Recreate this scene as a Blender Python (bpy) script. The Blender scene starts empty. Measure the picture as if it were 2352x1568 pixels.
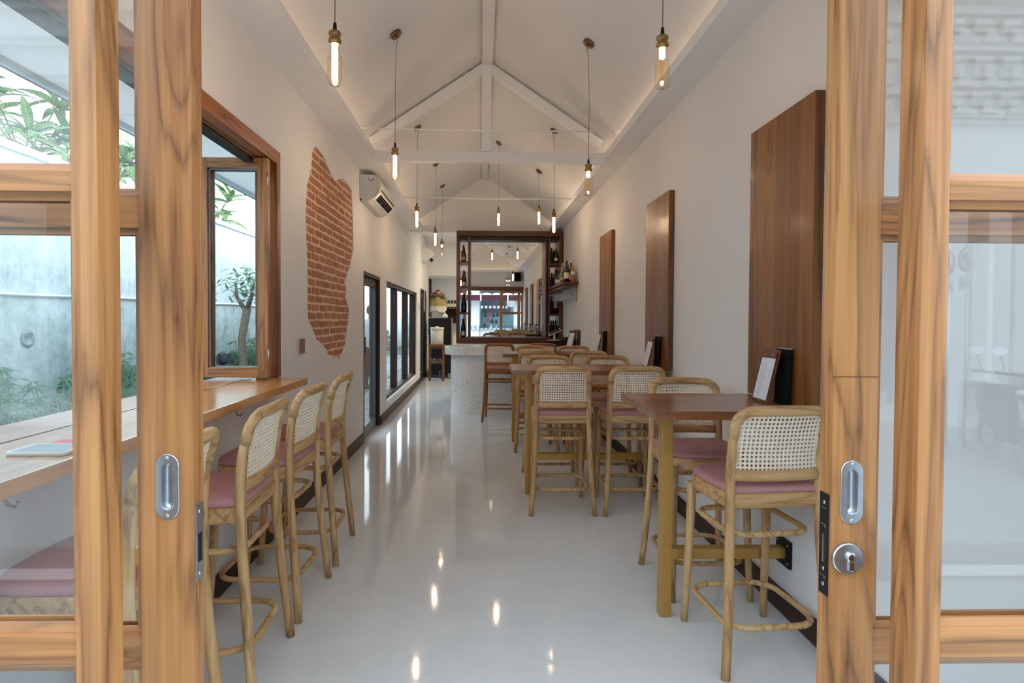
import bpy, bmesh, math, random
from math import sin, cos, pi, radians, atan, sqrt
from mathutils import Vector, Matrix
random.seed(7)
S = bpy.context.scene
COL = S.collection

# ------------------------------------------------------------------ camera
F, H = 1300.0, 1.45                      # focal length in pixels of the 2352 px wide frame, eye height
cam = bpy.data.cameras.new('camera')
cam.sensor_width = 36.0
cam.lens = 36.0 * F / 2352.0
cam.shift_x = (1176 - 1133) / 2352.0
cam.shift_y = -(784 - 758) / 2352.0
cam.clip_start = 0.05
camo = bpy.data.objects.new('camera', cam)
COL.objects.link(camo)
camo.matrix_world = (Matrix.Translation((0, 0, H)) @ Matrix.Rotation(-atan(28 / F), 4, 'Z')
                     @ Matrix.Rotation(pi / 2 - atan(27 / F), 4, 'X') @ Matrix.Rotation(radians(.3), 4, 'Z'))
S.camera = camo

# ------------------------------------------------------------------ sky, daylight, exposure
W = bpy.data.worlds.new('overcast_sky'); S.world = W; W.use_nodes = True
bg = W.node_tree.nodes['Background']
bg.inputs[0].default_value = (0.73, 0.875, 1.0, 1)
bg.inputs[1].default_value = 5.7
S.view_settings.view_transform = 'Standard'
S.view_settings.look = 'None'
S.view_settings.gamma = 1.0
S.view_settings.use_curve_mapping = False
S.view_settings.exposure = -0.28
LAMP = 155.0          # radiance of the pendant cores
cy = S.cycles
cy.max_bounces = 10; cy.diffuse_bounces = 5; cy.glossy_bounces = 5; cy.transmission_bounces = 8; cy.transparent_max_bounces = 24
cy.sample_clamp_indirect = 6.0; cy.sample_clamp_direct = 0.0
cy.caustics_reflective = False; cy.caustics_refractive = False
cy.use_denoising = True

def portal(name, loc, rot, sx, sy):
    l = bpy.data.lights.new(name, 'AREA'); l.shape = 'RECTANGLE'; l.size = sx; l.size_y = sy
    l.cycles.is_portal = True
    o = bpy.data.objects.new(name, l); COL.objects.link(o); o.location = loc; o.rotation_euler = rot
    return o
portal('daylight_portal', (0.07, 0.60, 1.27), (radians(90), 0, 0), 3.0, 2.6)
portal('daylight_portal', (-1.62, 2.55, 1.8), (0, radians(-90), 0), 1.6, 2.6)
portal('daylight_portal', (-1.62, 7.1, 1.0), (0, radians(-90), 0), 2.0, 1.1)
portal('daylight_portal', (-1.62, 10.1, 1.1), (0, radians(-90), 0), 1.8, 3.9)

# ------------------------------------------------------------------ node helpers
class NT:
    def __init__(s, name):
        s.m = bpy.data.materials.new(name); s.m.use_nodes = True
        s.t = s.m.node_tree; s.n = s.t.nodes; s.l = s.t.links
        s.out = s.n['Material Output']; s.p = s.n['Principled BSDF']
    def new(s, typ, **k):
        nd = s.n.new(typ)
        for a, v in k.items(): setattr(nd, a, v)
        return nd
    def link(s, a, b): s.l.new(a, b)
    def math(s, op, a, b=None, c=None):
        nd = s.new('ShaderNodeMath', operation=op)
        for i, v in enumerate((a, b, c)):
            if v is None: continue
            if isinstance(v, (int, float)): nd.inputs[i].default_value = v
            else: s.link(v, nd.inputs[i])
        return nd.outputs[0]
    def ramp(s, fac, stops, interp='LINEAR'):
        nd = s.new('ShaderNodeValToRGB'); cr = nd.color_ramp; cr.interpolation = interp
        while len(cr.elements) < len(stops): cr.elements.new(0.5)
        for e, (pos, c) in zip(cr.elements, stops):
            e.position = pos; e.color = (*c, 1) if len(c) == 3 else c
        s.link(fac, nd.inputs[0]); return nd.outputs[0]
    def mix(s, fac, a, b, mode='MIX'):
        nd = s.new('ShaderNodeMix', data_type='RGBA', blend_type=mode)
        for i, v in ((0, fac), (6, a), (7, b)):
            if isinstance(v, (int, float)): nd.inputs[i].default_value = v
            elif isinstance(v, tuple): nd.inputs[i].default_value = (*v, 1)
            else: s.link(v, nd.inputs[i])
        return nd.outputs[2]
    def coords(s, scale=(1, 1, 1), jitter=True):
        tc = s.new('ShaderNodeTexCoord'); mp = s.new('ShaderNodeMapping')
        mp.inputs['Scale'].default_value = scale
        s.link(tc.outputs['Object'], mp.inputs['Vector'])
        if not jitter: return mp.outputs[0]
        oi = s.new('ShaderNodeObjectInfo'); v = s.new('ShaderNodeVectorMath', operation='SCALE')
        cb = s.new('ShaderNodeCombineXYZ')
        for i, k in enumerate((31.0, 17.0, 23.0)): s.link(s.math('MULTIPLY', oi.outputs['Random'], k), cb.inputs[i])
        ad = s.new('ShaderNodeVectorMath', operation='ADD')
        s.link(mp.outputs[0], ad.inputs[0]); s.link(cb.outputs[0], ad.inputs[1])
        return ad.outputs[0]
    def noise(s, vec, scale, detail=3, rough=.5, dist=0):
        nd = s.new('ShaderNodeTexNoise'); s.link(vec, nd.inputs['Vector'])
        nd.inputs['Scale'].default_value = scale; nd.inputs['Detail'].default_value = detail
        nd.inputs['Roughness'].default_value = rough; nd.inputs['Distortion'].default_value = dist
        return nd.outputs['Fac']
    def bump(s, h, strength=.2, dist=.002):
        b = s.new('ShaderNodeBump'); b.inputs['Strength'].default_value = strength; b.inputs['Distance'].default_value = dist
        s.link(h, b.inputs['Height']); s.link(b.outputs[0], s.p.inputs['Normal'])
    def base(s, c, rough=.5, metal=0, spec=None):
        if isinstance(c, tuple): s.p.inputs['Base Color'].default_value = (*c, 1)
        else: s.link(c, s.p.inputs['Base Color'])
        if isinstance(rough, (int, float)): s.p.inputs['Roughness'].default_value = rough
        else: s.link(rough, s.p.inputs['Roughness'])
        s.p.inputs['Metallic'].default_value = metal
        if spec is not None: s.p.inputs['Specular IOR Level'].default_value = spec
        return s.m

def srgb(r, g, b):
    f = lambda c: ((c / 255 + .055) / 1.055) ** 2.4 if c / 255 > .04045 else c / 255 / 12.92
    return (f(r), f(g), f(b))

def plain(name, c, rough=.5, metal=0, spec=None, var=.0, scale=20):
    t = NT(name)
    if var:
        n = t.noise(t.coords(), scale, 3)
        d = tuple(x * (1 - var) for x in c); l = tuple(min(1, x * (1 + var)) for x in c)
        return t.base(t.ramp(n, [(.3, d), (.7, l)]), rough, metal, spec)
    return t.base(c, rough, metal, spec)

def wood(name, cols, axis, rough=.35, bands=9.0, across=5.0, fibre=.25, coat=0.0, along=.55, knots=0.0, vein=.62):
    """cols: pale, mid, dark (linear). Grain runs along the object's own axis."""
    t = NT(name)
    sc = [across] * 3; sc[axis] = along
    v = t.coords(tuple(sc))
    n = t.noise(v, 1.0, 4, .45, .5)
    if knots:
        sk = [6.5] * 3; sk[axis] = 1.15
        vo = t.new('ShaderNodeTexVoronoi'); vo.inputs['Scale'].default_value = 1.0; t.link(t.coords(tuple(sk)), vo.inputs['Vector'])
        sc_ = t.new('ShaderNodeSeparateColor'); t.link(vo.outputs['Color'], sc_.inputs[0])
        kn = t.math('MAXIMUM', t.math('SUBTRACT', 1.0, t.math('MULTIPLY', vo.outputs['Distance'], 2.6)), 0.0)
        kn = t.math('MULTIPLY', t.math('POWER', kn, 1.6), t.math('GREATER_THAN', sc_.outputs[0], 1 - knots))
        n = t.math('ADD', n, t.math('MULTIPLY', kn, .55))
    ring = t.math('PINGPONG', t.math('MULTIPLY', n, bands), 1.0)
    ring = t.math('POWER', ring, 3.0)
    sc2 = [70.0] * 3; sc2[axis] = 1.6
    f = t.noise(t.coords(tuple(sc2)), 1.0, 2, .6)
    big = t.noise(v, .45, 2, .5)
    c = t.ramp(big, [(.35, cols[0]), (.65, cols[1])])
    c = t.mix(t.math('MULTIPLY', ring, vein), c, cols[2])
    if knots: c = t.mix(t.math('MULTIPLY', t.math('POWER', kn, 2.5), .9), c, cols[2])
    c = t.mix(fibre, c, t.ramp(f, [(.3, cols[2]), (.7, cols[0])]))
    t.bump(f, .08, .001)
    t.base(c, t.ramp(f, [(0, (rough * .85,) * 3), (1, (rough * 1.2,) * 3)]))
    if coat: t.p.inputs['Coat Weight'].default_value = coat; t.p.inputs['Coat Roughness'].default_value = .12
    return t.m

TEAK = (srgb(196, 138, 82), srgb(160, 97, 50), srgb(78, 38, 15))     # door frames
PALE = (srgb(216, 180, 128), srgb(196, 152, 98), srgb(122, 78, 40))     # bar stools
SLAB = (srgb(154, 98, 44), srgb(118, 70, 28), srgb(46, 22, 8))         # wall boards
TOPS = (srgb(150, 92, 50), srgb(120, 68, 34), srgb(60, 29, 13))         # table tops
WALN = (srgb(108, 50, 22), srgb(76, 33, 13), srgb(30, 12, 5))
FRAM = (srgb(164, 98, 46), srgb(120, 66, 28), srgb(56, 26, 10))           # bar shelving
BARK = (srgb(60, 32, 20), srgb(42, 21, 13), srgb(22, 10, 6))           # skirting, dark frames
CNTR = (srgb(206, 146, 80), srgb(180, 114, 54), srgb(112, 60, 24))      # window counter
def wset(tag, cols, **k): return [wood('%s_%s' % (tag, 'xyz'[a]), cols, a, **k) for a in range(3)]
teak = wset('golden_teak', TEAK, rough=.42, coat=.1, bands=13, across=8, along=.85, knots=.26, vein=.85, fibre=.42)
pale = wset('pale_teak', PALE, rough=.52, bands=10, across=12, along=1.5, knots=.12, vein=.75)
rose = wset('reddish_teak', (srgb(176, 118, 66), srgb(146, 88, 44), srgb(84, 44, 20)), rough=.45, bands=10, across=12, along=1.5, knots=.12, vein=.75)
slab = wset('dark_teak', SLAB, rough=.42, coat=.06, bands=8, across=7, along=.5, knots=.2, vein=.75)
tops = wset('table_teak', TOPS, rough=.28, coat=.3, bands=6, across=6, along=.6)
waln = wset('walnut', WALN, rough=.35, bands=6, across=5)
fram = wset('window_teak', FRAM, rough=.42, bands=8, across=7, along=.5, knots=.15, vein=.75)
bark = wset('dark_stain', BARK, rough=.5, bands=5, across=6)
cntr = wset('counter_teak', CNTR, rough=.22, coat=.4, bands=7, across=6, along=.5)

def plaster(name, c, rough=.75):
    t = NT(name); v = t.coords((1, 1, 1), False)
    n = t.noise(v, 1.3, 4, .6); n2 = t.noise(v, 60, 2)
    d = tuple(x * .965 for x in c)
    t.bump(t.math('ADD', n2, t.math('MULTIPLY', n, 3.0)), .06, .004)
    return t.base(t.ramp(n, [(.3, d), (.7, c)]), rough)
white = plaster('white_plaster', (.80, .79, .795))
ceilw = plaster('ceiling_white', (.80, .79, .79))
trimw = plain('white_paint', (.88, .88, .88), .5)
def epoxy():
    t = NT('floor_epoxy'); v = t.coords((1, 1, 1), False)
    n = t.noise(v, .8, 5, .6, .5); n2 = t.noise(v, 7, 4, .65)
    c = t.ramp(t.math('ADD', t.math('MULTIPLY', n, .6), t.math('MULTIPLY', n2, .4)), [(.35, (.68, .705, .715)), (.65, (.755, .775, .785))])
    t.bump(n2, .03, .004)
    t.base(c, t.ramp(n2, [(.2, (.045,) * 3), (.8, (.085,) * 3)]))
    t.p.inputs['IOR'].default_value = 1.46; t.p.inputs['Specular IOR Level'].default_value = .42
    return t.m
epoxy = epoxy()
def terrazzo():
    t = NT('terrazzo'); v = t.coords((1, 1, 1), False)
    c = (.82, .82, .80)
    for sc, thr, col in ((36, .90, (.025, .022, .02)), (60, .91, (.20, .10, .05)), (85, .86, (.10, .10, .11))):
        vo = t.new('ShaderNodeTexVoronoi'); vo.inputs['Scale'].default_value = sc; t.link(v, vo.inputs['Vector'])
        sep = t.new('ShaderNodeSeparateColor'); t.link(vo.outputs['Color'], sep.inputs[0])
        rnd = t.math('GREATER_THAN', sep.outputs[0], thr)
        near = t.math('LESS_THAN', vo.outputs['Distance'], .26)
        c = t.mix(t.math('MULTIPLY', rnd, near), c, col)
    return t.base(c, .25)
terrazzo = terrazzo()

def glass(name, tint=(1, 1, 1), ior=1.5, gain=1.0, rough=0.0, edge=0.0, sheet=1.0):
    """thin pane: passes light straight through, mirrors by Fresnel"""
    t = NT(name)
    tr = t.new('ShaderNodeBsdfTransparent'); tr.inputs[0].default_value = (*tint, 1)
    gl = t.new('ShaderNodeBsdfGlossy'); gl.inputs['Roughness'].default_value = rough
    lw = t.new('ShaderNodeLayerWeight'); lw.inputs[0].default_value = .5
    f0 = ((ior - 1) / (ior + 1)) ** 2 * gain          # Schlick, the same from both sides of the pane
    fac = t.math('ADD', f0, t.math('MULTIPLY', t.math('POWER', lw.outputs['Facing'], 5.0), 1 - f0))
    if edge: fac = t.math('MINIMUM', t.math('ADD', fac, t.math('MULTIPLY', t.math('POWER', lw.outputs['Facing'], 3.0), edge)), 1.0)
    if sheet != 1: fac = t.math('MULTIPLY', fac, sheet)      # both faces of a box pane share one reflection
    mx = t.new('ShaderNodeMixShader'); t.link(fac, mx.inputs[0]); t.link(tr.outputs[0], mx.inputs[1]); t.link(gl.outputs[0], mx.inputs[2])
    t.link(mx.outputs[0], t.out.inputs[0]); return t.m
pane = glass('window_glass', (.985, .995, .992), sheet=.2)
doorpane = glass('front_glass', (.982, .992, .99), 1.52, 1.35, sheet=.8)
crystal = glass('clear_crystal', (.95, .96, .97), 1.5, 1.6, 0, .95)
amber = glass('amber_glass', (1.0, .93, .80), 1.5, .8, 0, .25)
jugglass = glass('blue_plastic', (.62, .75, .88), 1.4, 1.0, .2, .4)
def metal(name, c, rough): return plain(name, c, rough, 1.0, var=.08, scale=60)
steel = metal('brushed_steel', (.56, .58, .60), .32)
chrome = metal('chrome', (.75, .76, .78), .14)
brass = metal('aged_brass', (.36, .23, .09), .34)
gold = plain('gold_paint', srgb(190, 148, 78), .36, .5, var=.06)
bronze = metal('bronze', (.20, .11, .05), .4)
blackm = plain('black_metal', (.010, .0095, .010), .55, spec=.25)
blackp = plain('black_plastic', (.008, .008, .009), .45, spec=.25)
ventm = plain('vent_black', (.006, .006, .006), .95, spec=.02)
whitep = plain('white_plastic', (.74, .73, .68), .35)
creamp = plain('cream_plastic', (.70, .68, .60), .35)
greyp = plain('grey_plastic', (.22, .22, .22), .4)
def leather():
    t = NT('pink_leather'); v = t.coords()
    n = t.noise(v, 160, 3); t.bump(n, .10, .0006)
    return t.base(t.ramp(t.noise(v, 5, 2), [(.3, srgb(178, 124, 126)), (.7, srgb(192, 138, 138))]), .48)
leather = leather()
def cane():
    t = NT('woven_cane'); v = t.coords()
    n = t.noise(t.coords((40, 40, 900)), 1, 2); m = t.noise(t.coords((900, 40, 40)), 1, 2)
    t.bump(t.math('ADD', n, m), .35, .0012)
    return t.base(t.ramp(t.math('MULTIPLY', t.math('ADD', n, m), .5), [(.3, srgb(226, 206, 174)), (.7, srgb(250, 238, 220))]), .55)
cane = cane()
mirrorm = plain('mirror_silver', (.90, .91, .90), 0.0, 1.0)
paper = plain('paper_white', (.80, .82, .86), .7)
filament = NT('lamp_core')
em = filament.new('ShaderNodeEmission'); em.inputs[0].default_value = (1, .765, .56, 1); em.inputs[1].default_value = LAMP
filament.link(em.outputs[0], filament.out.inputs[0]); filament = filament.m
dimcore = NT('lamp_core_soft')
em = dimcore.new('ShaderNodeEmission'); em.inputs[0].default_value = (1, .765, .54, 1); em.inputs[1].default_value = LAMP * .5
dimcore.link(em.outputs[0], dimcore.out.inputs[0]); dimcore = dimcore.m
ledm = NT('led_strip_glow')
em = ledm.new('ShaderNodeEmission'); em.inputs[0].default_value = (1, .71, .45, 1); em.inputs[1].default_value = 19
ledm.link(em.outputs[0], ledm.out.inputs[0]); ledm = ledm.m

# ------------------------------------------------------------------ mesh builder
class MB:
    def __init__(s): s.v = []; s.f = []; s.mi = []; s.sm = []; s.mats = []; s.cur = 0
    def mat(s, m):
        if m not in s.mats: s.mats.append(m)
        s.cur = s.mats.index(m); return s
    def add(s, vs, fs, smooth=False, M=None):
        b = len(s.v)
        s.v += [tuple(M @ Vector(p)) for p in vs] if M is not None else [tuple(p) for p in vs]
        for f in fs:
            s.f.append([i + b for i in f]); s.mi.append(s.cur); s.sm.append(smooth)
        return s
    def box(s, x0, x1, y0, y1, z0, z1, bev=0, M=None):
        if bev <= 0:
            vs = [(x, y, z) for x in (x0, x1) for y in (y0, y1) for z in (z0, z1)]
            return s.add(vs, [(0, 1, 3, 2), (4, 6, 7, 5), (0, 4, 5, 1), (2, 3, 7, 6), (0, 2, 6, 4), (1, 5, 7, 3)], False, M)
        bm = bmesh.new(); bmesh.ops.create_cube(bm, size=1)
        for v in bm.verts: v.co = Vector(((x0 + x1) / 2 + v.co.x * (x1 - x0), (y0 + y1) / 2 + v.co.y * (y1 - y0), (z0 + z1) / 2 + v.co.z * (z1 - z0)))
        bmesh.ops.bevel(bm, geom=bm.edges[:], offset=bev, segments=2, affect='EDGES', profile=.7)
        return s.bm(bm, M)
    def bm(s, bm, M=None, smooth=False):
        bm.verts.ensure_lookup_table(); bm.verts.index_update()
        s.add([v.co.copy() for v in bm.verts], [[v.index for v in f.verts] for f in bm.faces], smooth, M); bm.free(); return s
    def tube(s, pts, r, n=10, closed=False, caps=True, M=None, flat=None):
        pts = [Vector(p) for p in pts]; k = len(pts)
        rs = r if isinstance(r, (list, tuple)) else [r] * k
        vs = []; prev = None
        for i, p in enumerate(pts):
            a = pts[(i - 1) % k] if (closed or i) else p; b = pts[(i + 1) % k] if (closed or i < k - 1) else p
            t = (b - a).normalized()
            if prev is None:
                u = t.cross(Vector((0, 0, 1)))
                if u.length < .05: u = t.cross(Vector((0, 1, 0)))
                u.normalize()
            else:
                u = prev - t * prev.dot(t); u.normalize()
            prev = u; w = t.cross(u)
            for j in range(n):
                ang = 2 * pi * j / n; q = u * cos(ang) + w * sin(ang)
                if flat: q = Vector((q.x * flat[0], q.y * flat[1], q.z * flat[2]))
                vs.append(p + q * rs[i])
        fs = []
        for i in range(k if closed else k - 1):
            for j in range(n):
                i2 = (i + 1) % k; j2 = (j + 1) % n
                fs.append((i * n + j, i * n + j2, i2 * n + j2, i2 * n + j))
        s.add(vs, fs, True, M)
        if caps and not closed:
            b = len(s.v) - k * n
            s.f += [[b + j for j in range(n)][::-1], [b + (k - 1) * n + j for j in range(n)]]
            s.mi += [s.cur] * 2; s.sm += [False] * 2
        return s
    def lathe(s, prof, c=(0, 0, 0), n=16, M=None, smooth=True, cap=True):
        vs = []; fs = []; k = len(prof)
        for r, z in prof:
            for j in range(n): vs.append((c[0] + r * cos(2 * pi * j / n), c[1] + r * sin(2 * pi * j / n), c[2] + z))
        for i in range(k - 1):
            for j in range(n):
                j2 = (j + 1) % n; fs.append((i * n + j, i * n + j2, (i + 1) * n + j2, (i + 1) * n + j))
        s.add(vs, fs, smooth, M)
        if cap:
            b = len(s.v) - k * n
            if prof[0][0] > 1e-5: s.f.append([b + j for j in range(n)][::-1]); s.mi.append(s.cur); s.sm.append(False)
            if prof[-1][0] > 1e-5: s.f.append([b + (k - 1) * n + j for j in range(n)]); s.mi.append(s.cur); s.sm.append(False)
        return s
    def rings(s, rings, smooth=True, capa=True, capb=True, M=None):
        n = len(rings[0]); vs = [p for r in rings for p in r]; fs = []
        for i in range(len(rings) - 1):
            for j in range(n): fs.append((i * n + j, i * n + (j + 1) % n, (i + 1) * n + (j + 1) % n, (i + 1) * n + j))
        s.add(vs, fs, smooth, M); b = len(s.v) - len(vs)
        if capa: s.f.append([b + j for j in range(n)][::-1]); s.mi.append(s.cur); s.sm.append(False)
        if capb: s.f.append([b + len(vs) - n + j for j in range(n)]); s.mi.append(s.cur); s.sm.append(False)
        return s
    def prism(s, out, z0, z1, M=None, bev=0):
        if bev:
            c = (sum(p[0] for p in out) / len(out), sum(p[1] for p in out) / len(out))
            def ins(d):
                r = []
                for x, y in out:
                    l = sqrt((x - c[0]) ** 2 + (y - c[1]) ** 2) or 1
                    r.append((c[0] + (x - c[0]) * (1 - d / l), c[1] + (y - c[1]) * (1 - d / l)))
                return r
            i = ins(bev)
            return s.rings([[(x, y, z0) for x, y in i], [(x, y, z0 + bev) for x, y in out], [(x, y, z1 - bev) for x, y in out], [(x, y, z1) for x, y in i]], False, M=M)
        return s.rings([[(x, y, z0) for x, y in out], [(x, y, z1) for x, y in out]], False, M=M)
    def mesh(s, name):
        me = bpy.data.meshes.new(name); me.from_pydata(s.v, [], s.f)
        for m in s.mats: me.materials.append(m)
        me.polygons.foreach_set('material_index', s.mi); me.polygons.foreach_set('use_smooth', s.sm)
        me.validate(); me.update()
        bm = bmesh.new(); bm.from_mesh(me); bmesh.ops.recalc_face_normals(bm, faces=bm.faces[:]); bm.to_mesh(me); bm.free()
        return me
    def obj(s, name, parent=None, loc=None, label=None):
        o = bpy.data.objects.new(name, s.mesh(name)); COL.objects.link(o)
        if parent is not None: o.parent = parent
        if loc: o.location = loc
        if label: o['label'] = label
        return o

def B(mat): return MB().mat(mat)
def tag(o, label=None, cat=None, group=None, kind=None):
    if label: o['label'] = label
    if cat: o['category'] = cat
    if group: o['group'] = group
    if kind: o['kind'] = kind
    return o
def thing(name, label, cat, loc=(0, 0, 0), rz=0, group=None, kind=None):
    o = bpy.data.objects.new(name, None); COL.objects.link(o); o.empty_display_size = .1
    o.location = loc; o.rotation_euler = (0, 0, rz)
    return tag(o, label, cat, group, kind)
KIDS = {}
def dup(root, loc, rz=None, label=None, group=None):
    r = root.copy(); COL.objects.link(r); r.location = loc
    if rz is not None: r.rotation_euler = (0, 0, rz)
    if label: r['label'] = label
    if group: r['group'] = group
    for ch in list(root.children):
        c = ch.copy(); COL.objects.link(c); c.parent = r
        for g in list(ch.children):
            d = g.copy(); COL.objects.link(d); d.parent = c
    return r
def rrect(x0, x1, y0, y1, r, seg=5):
    """rounded rectangle outline; r = radius or (x0y0, x1y0, x1y1, x0y1)"""
    rs = r if isinstance(r, tuple) else (r,) * 4; o = []
    for (cx, cy, sx, sy, a0, q) in ((x0, y0, 1, 1, pi, rs[0]), (x1, y0, -1, 1, 1.5 * pi, rs[1]), (x1, y1, -1, -1, 0, rs[2]), (x0, y1, 1, -1, .5 * pi, rs[3])):
        for k in range(seg + 1):
            a = a0 + .5 * pi * k / seg
            o.append((cx + sx * q + q * cos(a), cy + sy * q + q * sin(a)))
    return o
def plate(outer, holes, t, M, name, mat, parent=None):
    """flat plate with holes, filled as a 2D curve and extruded by t"""
    cu = bpy.data.curves.new(name, 'CURVE'); cu.dimensions = '2D'; cu.fill_mode = 'BOTH'; cu.extrude = t / 2
    for pts in [outer] + holes:
        sp = cu.splines.new('POLY'); sp.points.add(len(pts) - 1); sp.use_cyclic_u = True
        for p, q in zip(sp.points, pts): p.co = (q[0], q[1], 0, 1)
    tmp = bpy.data.objects.new('tmp', cu); COL.objects.link(tmp)
    dg = bpy.context.evaluated_depsgraph_get(); me = bpy.data.meshes.new_from_object(tmp.evaluated_get(dg))
    bpy.data.objects.remove(tmp); bpy.data.curves.remove(cu)
    me.transform(M); me.name = name; me.materials.clear(); me.materials.append(mat)
    for p in me.polygons: p.use_smooth = False
    o = bpy.data.objects.new(name, me); COL.objects.link(o)
    if parent is not None: o.parent = parent
    return o
def rect(a0, a1, b0, b1): return [(a0, b0), (a1, b0), (a1, b1), (a0, b1)]
def text(body, size, depth, M, mat, name, parent):
    cu = bpy.data.curves.new('t', 'FONT'); cu.body = body; cu.size = size; cu.extrude = depth; cu.align_x = 'CENTER'; cu.align_y = 'CENTER'
    tmp = bpy.data.objects.new('tmp', cu); COL.objects.link(tmp)
    dg = bpy.context.evaluated_depsgraph_get(); me = bpy.data.meshes.new_from_object(tmp.evaluated_get(dg))
    bpy.data.objects.remove(tmp); bpy.data.curves.remove(cu)
    me.transform(M); me.materials.clear(); me.materials.append(mat); me.name = name
    o = bpy.data.objects.new(name, me); COL.objects.link(o); o.parent = parent
    return o
# ================================================================== the room
XL, XR = -1.365, 1.505           # inner faces of the long walls
YB = 10.7                        # gable above the bar
MX = lambda x: Matrix(((0, 0, 1, x), (1, 0, 0, 0), (0, 1, 0, 0), (0, 0, 0, 1)))      # (a,b) -> (y,z)
MY = lambda y: Matrix(((1, 0, 0, 0), (0, 0, 1, y), (0, 1, 0, 0), (0, 0, 0, 1)))      # (a,b) -> (x,z)

fl = B(epoxy).box(-1.56, 1.70, .35, 16.1, -.12, 0).obj('floor')
tag(fl, 'glossy pale grey poured floor running the length of the room', 'floor', kind='structure')

# ---- left wall: masonry, plaster skin with a ragged hole, bricks in the hole
patch = [(4.67, 2.83), (4.70, 2.855), (4.76, 2.85), (4.92, 2.845), (5.0, 2.82), (5.08, 2.79), (5.2, 2.745), (5.32, 2.72), (5.43, 2.755), (5.6, 2.82), (5.78, 2.82), (6.0, 2.79), (6.02, 2.69), (6.04, 2.57), (6.07, 2.42), (6.08, 2.17), (6.0, 2.09), (5.93, 1.98), (5.8, 1.88), (5.74, 1.81), (5.77, 1.71), (5.74, 1.65), (5.84, 1.57), (5.9, 1.52), (5.87, 1.43), (5.8, 1.31), (5.74, 1.18), (5.65, 1.13), (5.57, 1.09), (5.46, 1.05), (5.4, 1.075), (5.29, 1.067), (5.19, 1.11), (5.08, 1.12), (5.02, 1.17), (4.89, 1.22), (4.72, 1.27), (4.66, 1.32), (4.58, 1.38), (4.49, 1.44), (4.48, 1.54), (4.49, 1.72), (4.48, 1.88), (4.46, 2.03), (4.44, 2.2), (4.45, 2.36), (4.48, 2.49), (4.55, 2.58), (4.6, 2.7), (4.62, 2.79)]
W3 = (1.30, 3.855, 1.004, 2.55); D3 = (6.60, 7.66, .0, 1.995); W4 = (8.20, 12.02, .25, 1.985); D4 = (12.72, 13.95, .0, 2.12); W5 = (14.75, 15.75, 1.45, 2.62)
def lout(): # outline of the wall with the two door openings cut up from the floor
    o = [(.80, 0)]
    for d in (D3, D4): o += [(d[0], 0), (d[0], d[3]), (d[1], d[3]), (d[1], 0)]
    return o + [(16.1, 0), (16.1, 3.5), (.80, 3.5)]
holes = [rect(*W3), rect(*W4), rect(*W5)]
wl = plate(lout(), holes + [patch], .024, MX(XL - .012), 'wall_left', white)
tag(wl, 'white plastered wall with window counter and bare brick patch', 'wall', kind='structure')
plate(lout(), holes, .075, MX(XL - .024 - .03 - .0375), 'masonry', white, wl)
B(plain('mortar', srgb(222, 196, 170), .9, var=.1, scale=40)).box(XL - .0545, XL - .0115, 4.40, 6.12, 1.0, 2.9).obj('mortar_bed', wl)
def brickmat():
    t = NT('brick_clay'); v = t.coords()
    oi = t.new('ShaderNodeObjectInfo'); n = t.noise(v, 22, 4, .65); n2 = t.noise(v, 140, 3)
    c = t.ramp(oi.outputs['Random'], [(0, srgb(156, 98, 66)), (.4, srgb(170, 108, 74)), (.75, srgb(180, 120, 86)), (1, srgb(146, 88, 58))])
    c = t.mix(t.math('MULTIPLY', n, .5), c, srgb(186, 142, 112)); t.bump(t.math('ADD', n, n2), .6, .004)
    return t.base(c, .9)
brickm = brickmat()
rb = random.Random(3)
bmeshes = []
for k in range(5):
    vs = []
    for i in range(12):
        a = 2 * pi * i / 12
        y = .1035 * max(-1, min(1, 1.9 * cos(a))); z = .0265 * max(-1, min(1, 1.9 * sin(a)))
        vs.append((y + rb.uniform(-.004, .004), z + rb.uniform(-.003, .003)))
    m = MB().mat(brickm)
    m.rings([[(-.03, y, z) for y, z in vs], [(.006, y, z) for y, z in vs], [(.010 + rb.uniform(-.001, .001), y * .95, z * .86) for y, z in vs]], False, capa=False)
    bmeshes.append(m.mesh('brick'))
def inside(p, poly, pad=0):
    c = False; n = len(poly)
    for i in range(n):
        (x1, y1), (x2, y2) = poly[i], poly[(i + 1) % n]
        if (y1 > p[1]) != (y2 > p[1]) and p[0] < (x2 - x1) * (p[1] - y1) / (y2 - y1) + x1: c = not c
    return c
row = 0; z = 1.05
while z < 2.9:
    y = 4.40 + (.112 if row % 2 else 0) + rb.uniform(-.012, .012)
    while y < 6.2:
        near = any(inside((y + dy, z + dz), patch) for dy in (-.1, -.05, 0, .05, .1) for dz in (-.027, 0, .027))
        if near:
            o = bpy.data.objects.new('brick', rb.choice(bmeshes)); COL.objects.link(o); o.parent = wl
            o.location = (XL - .0165 + rb.uniform(-.004, .001), y + rb.uniform(-.004, .004), z + rb.uniform(-.003, .003))
            o.rotation_euler = (rb.uniform(-.025, .025), 0, rb.choice((0, 0, pi)) * 0); o.scale = (1, rb.uniform(.94, 1.02), rb.uniform(.93, 1.04))
        y += .224
    z += .069; row += 1

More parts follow.
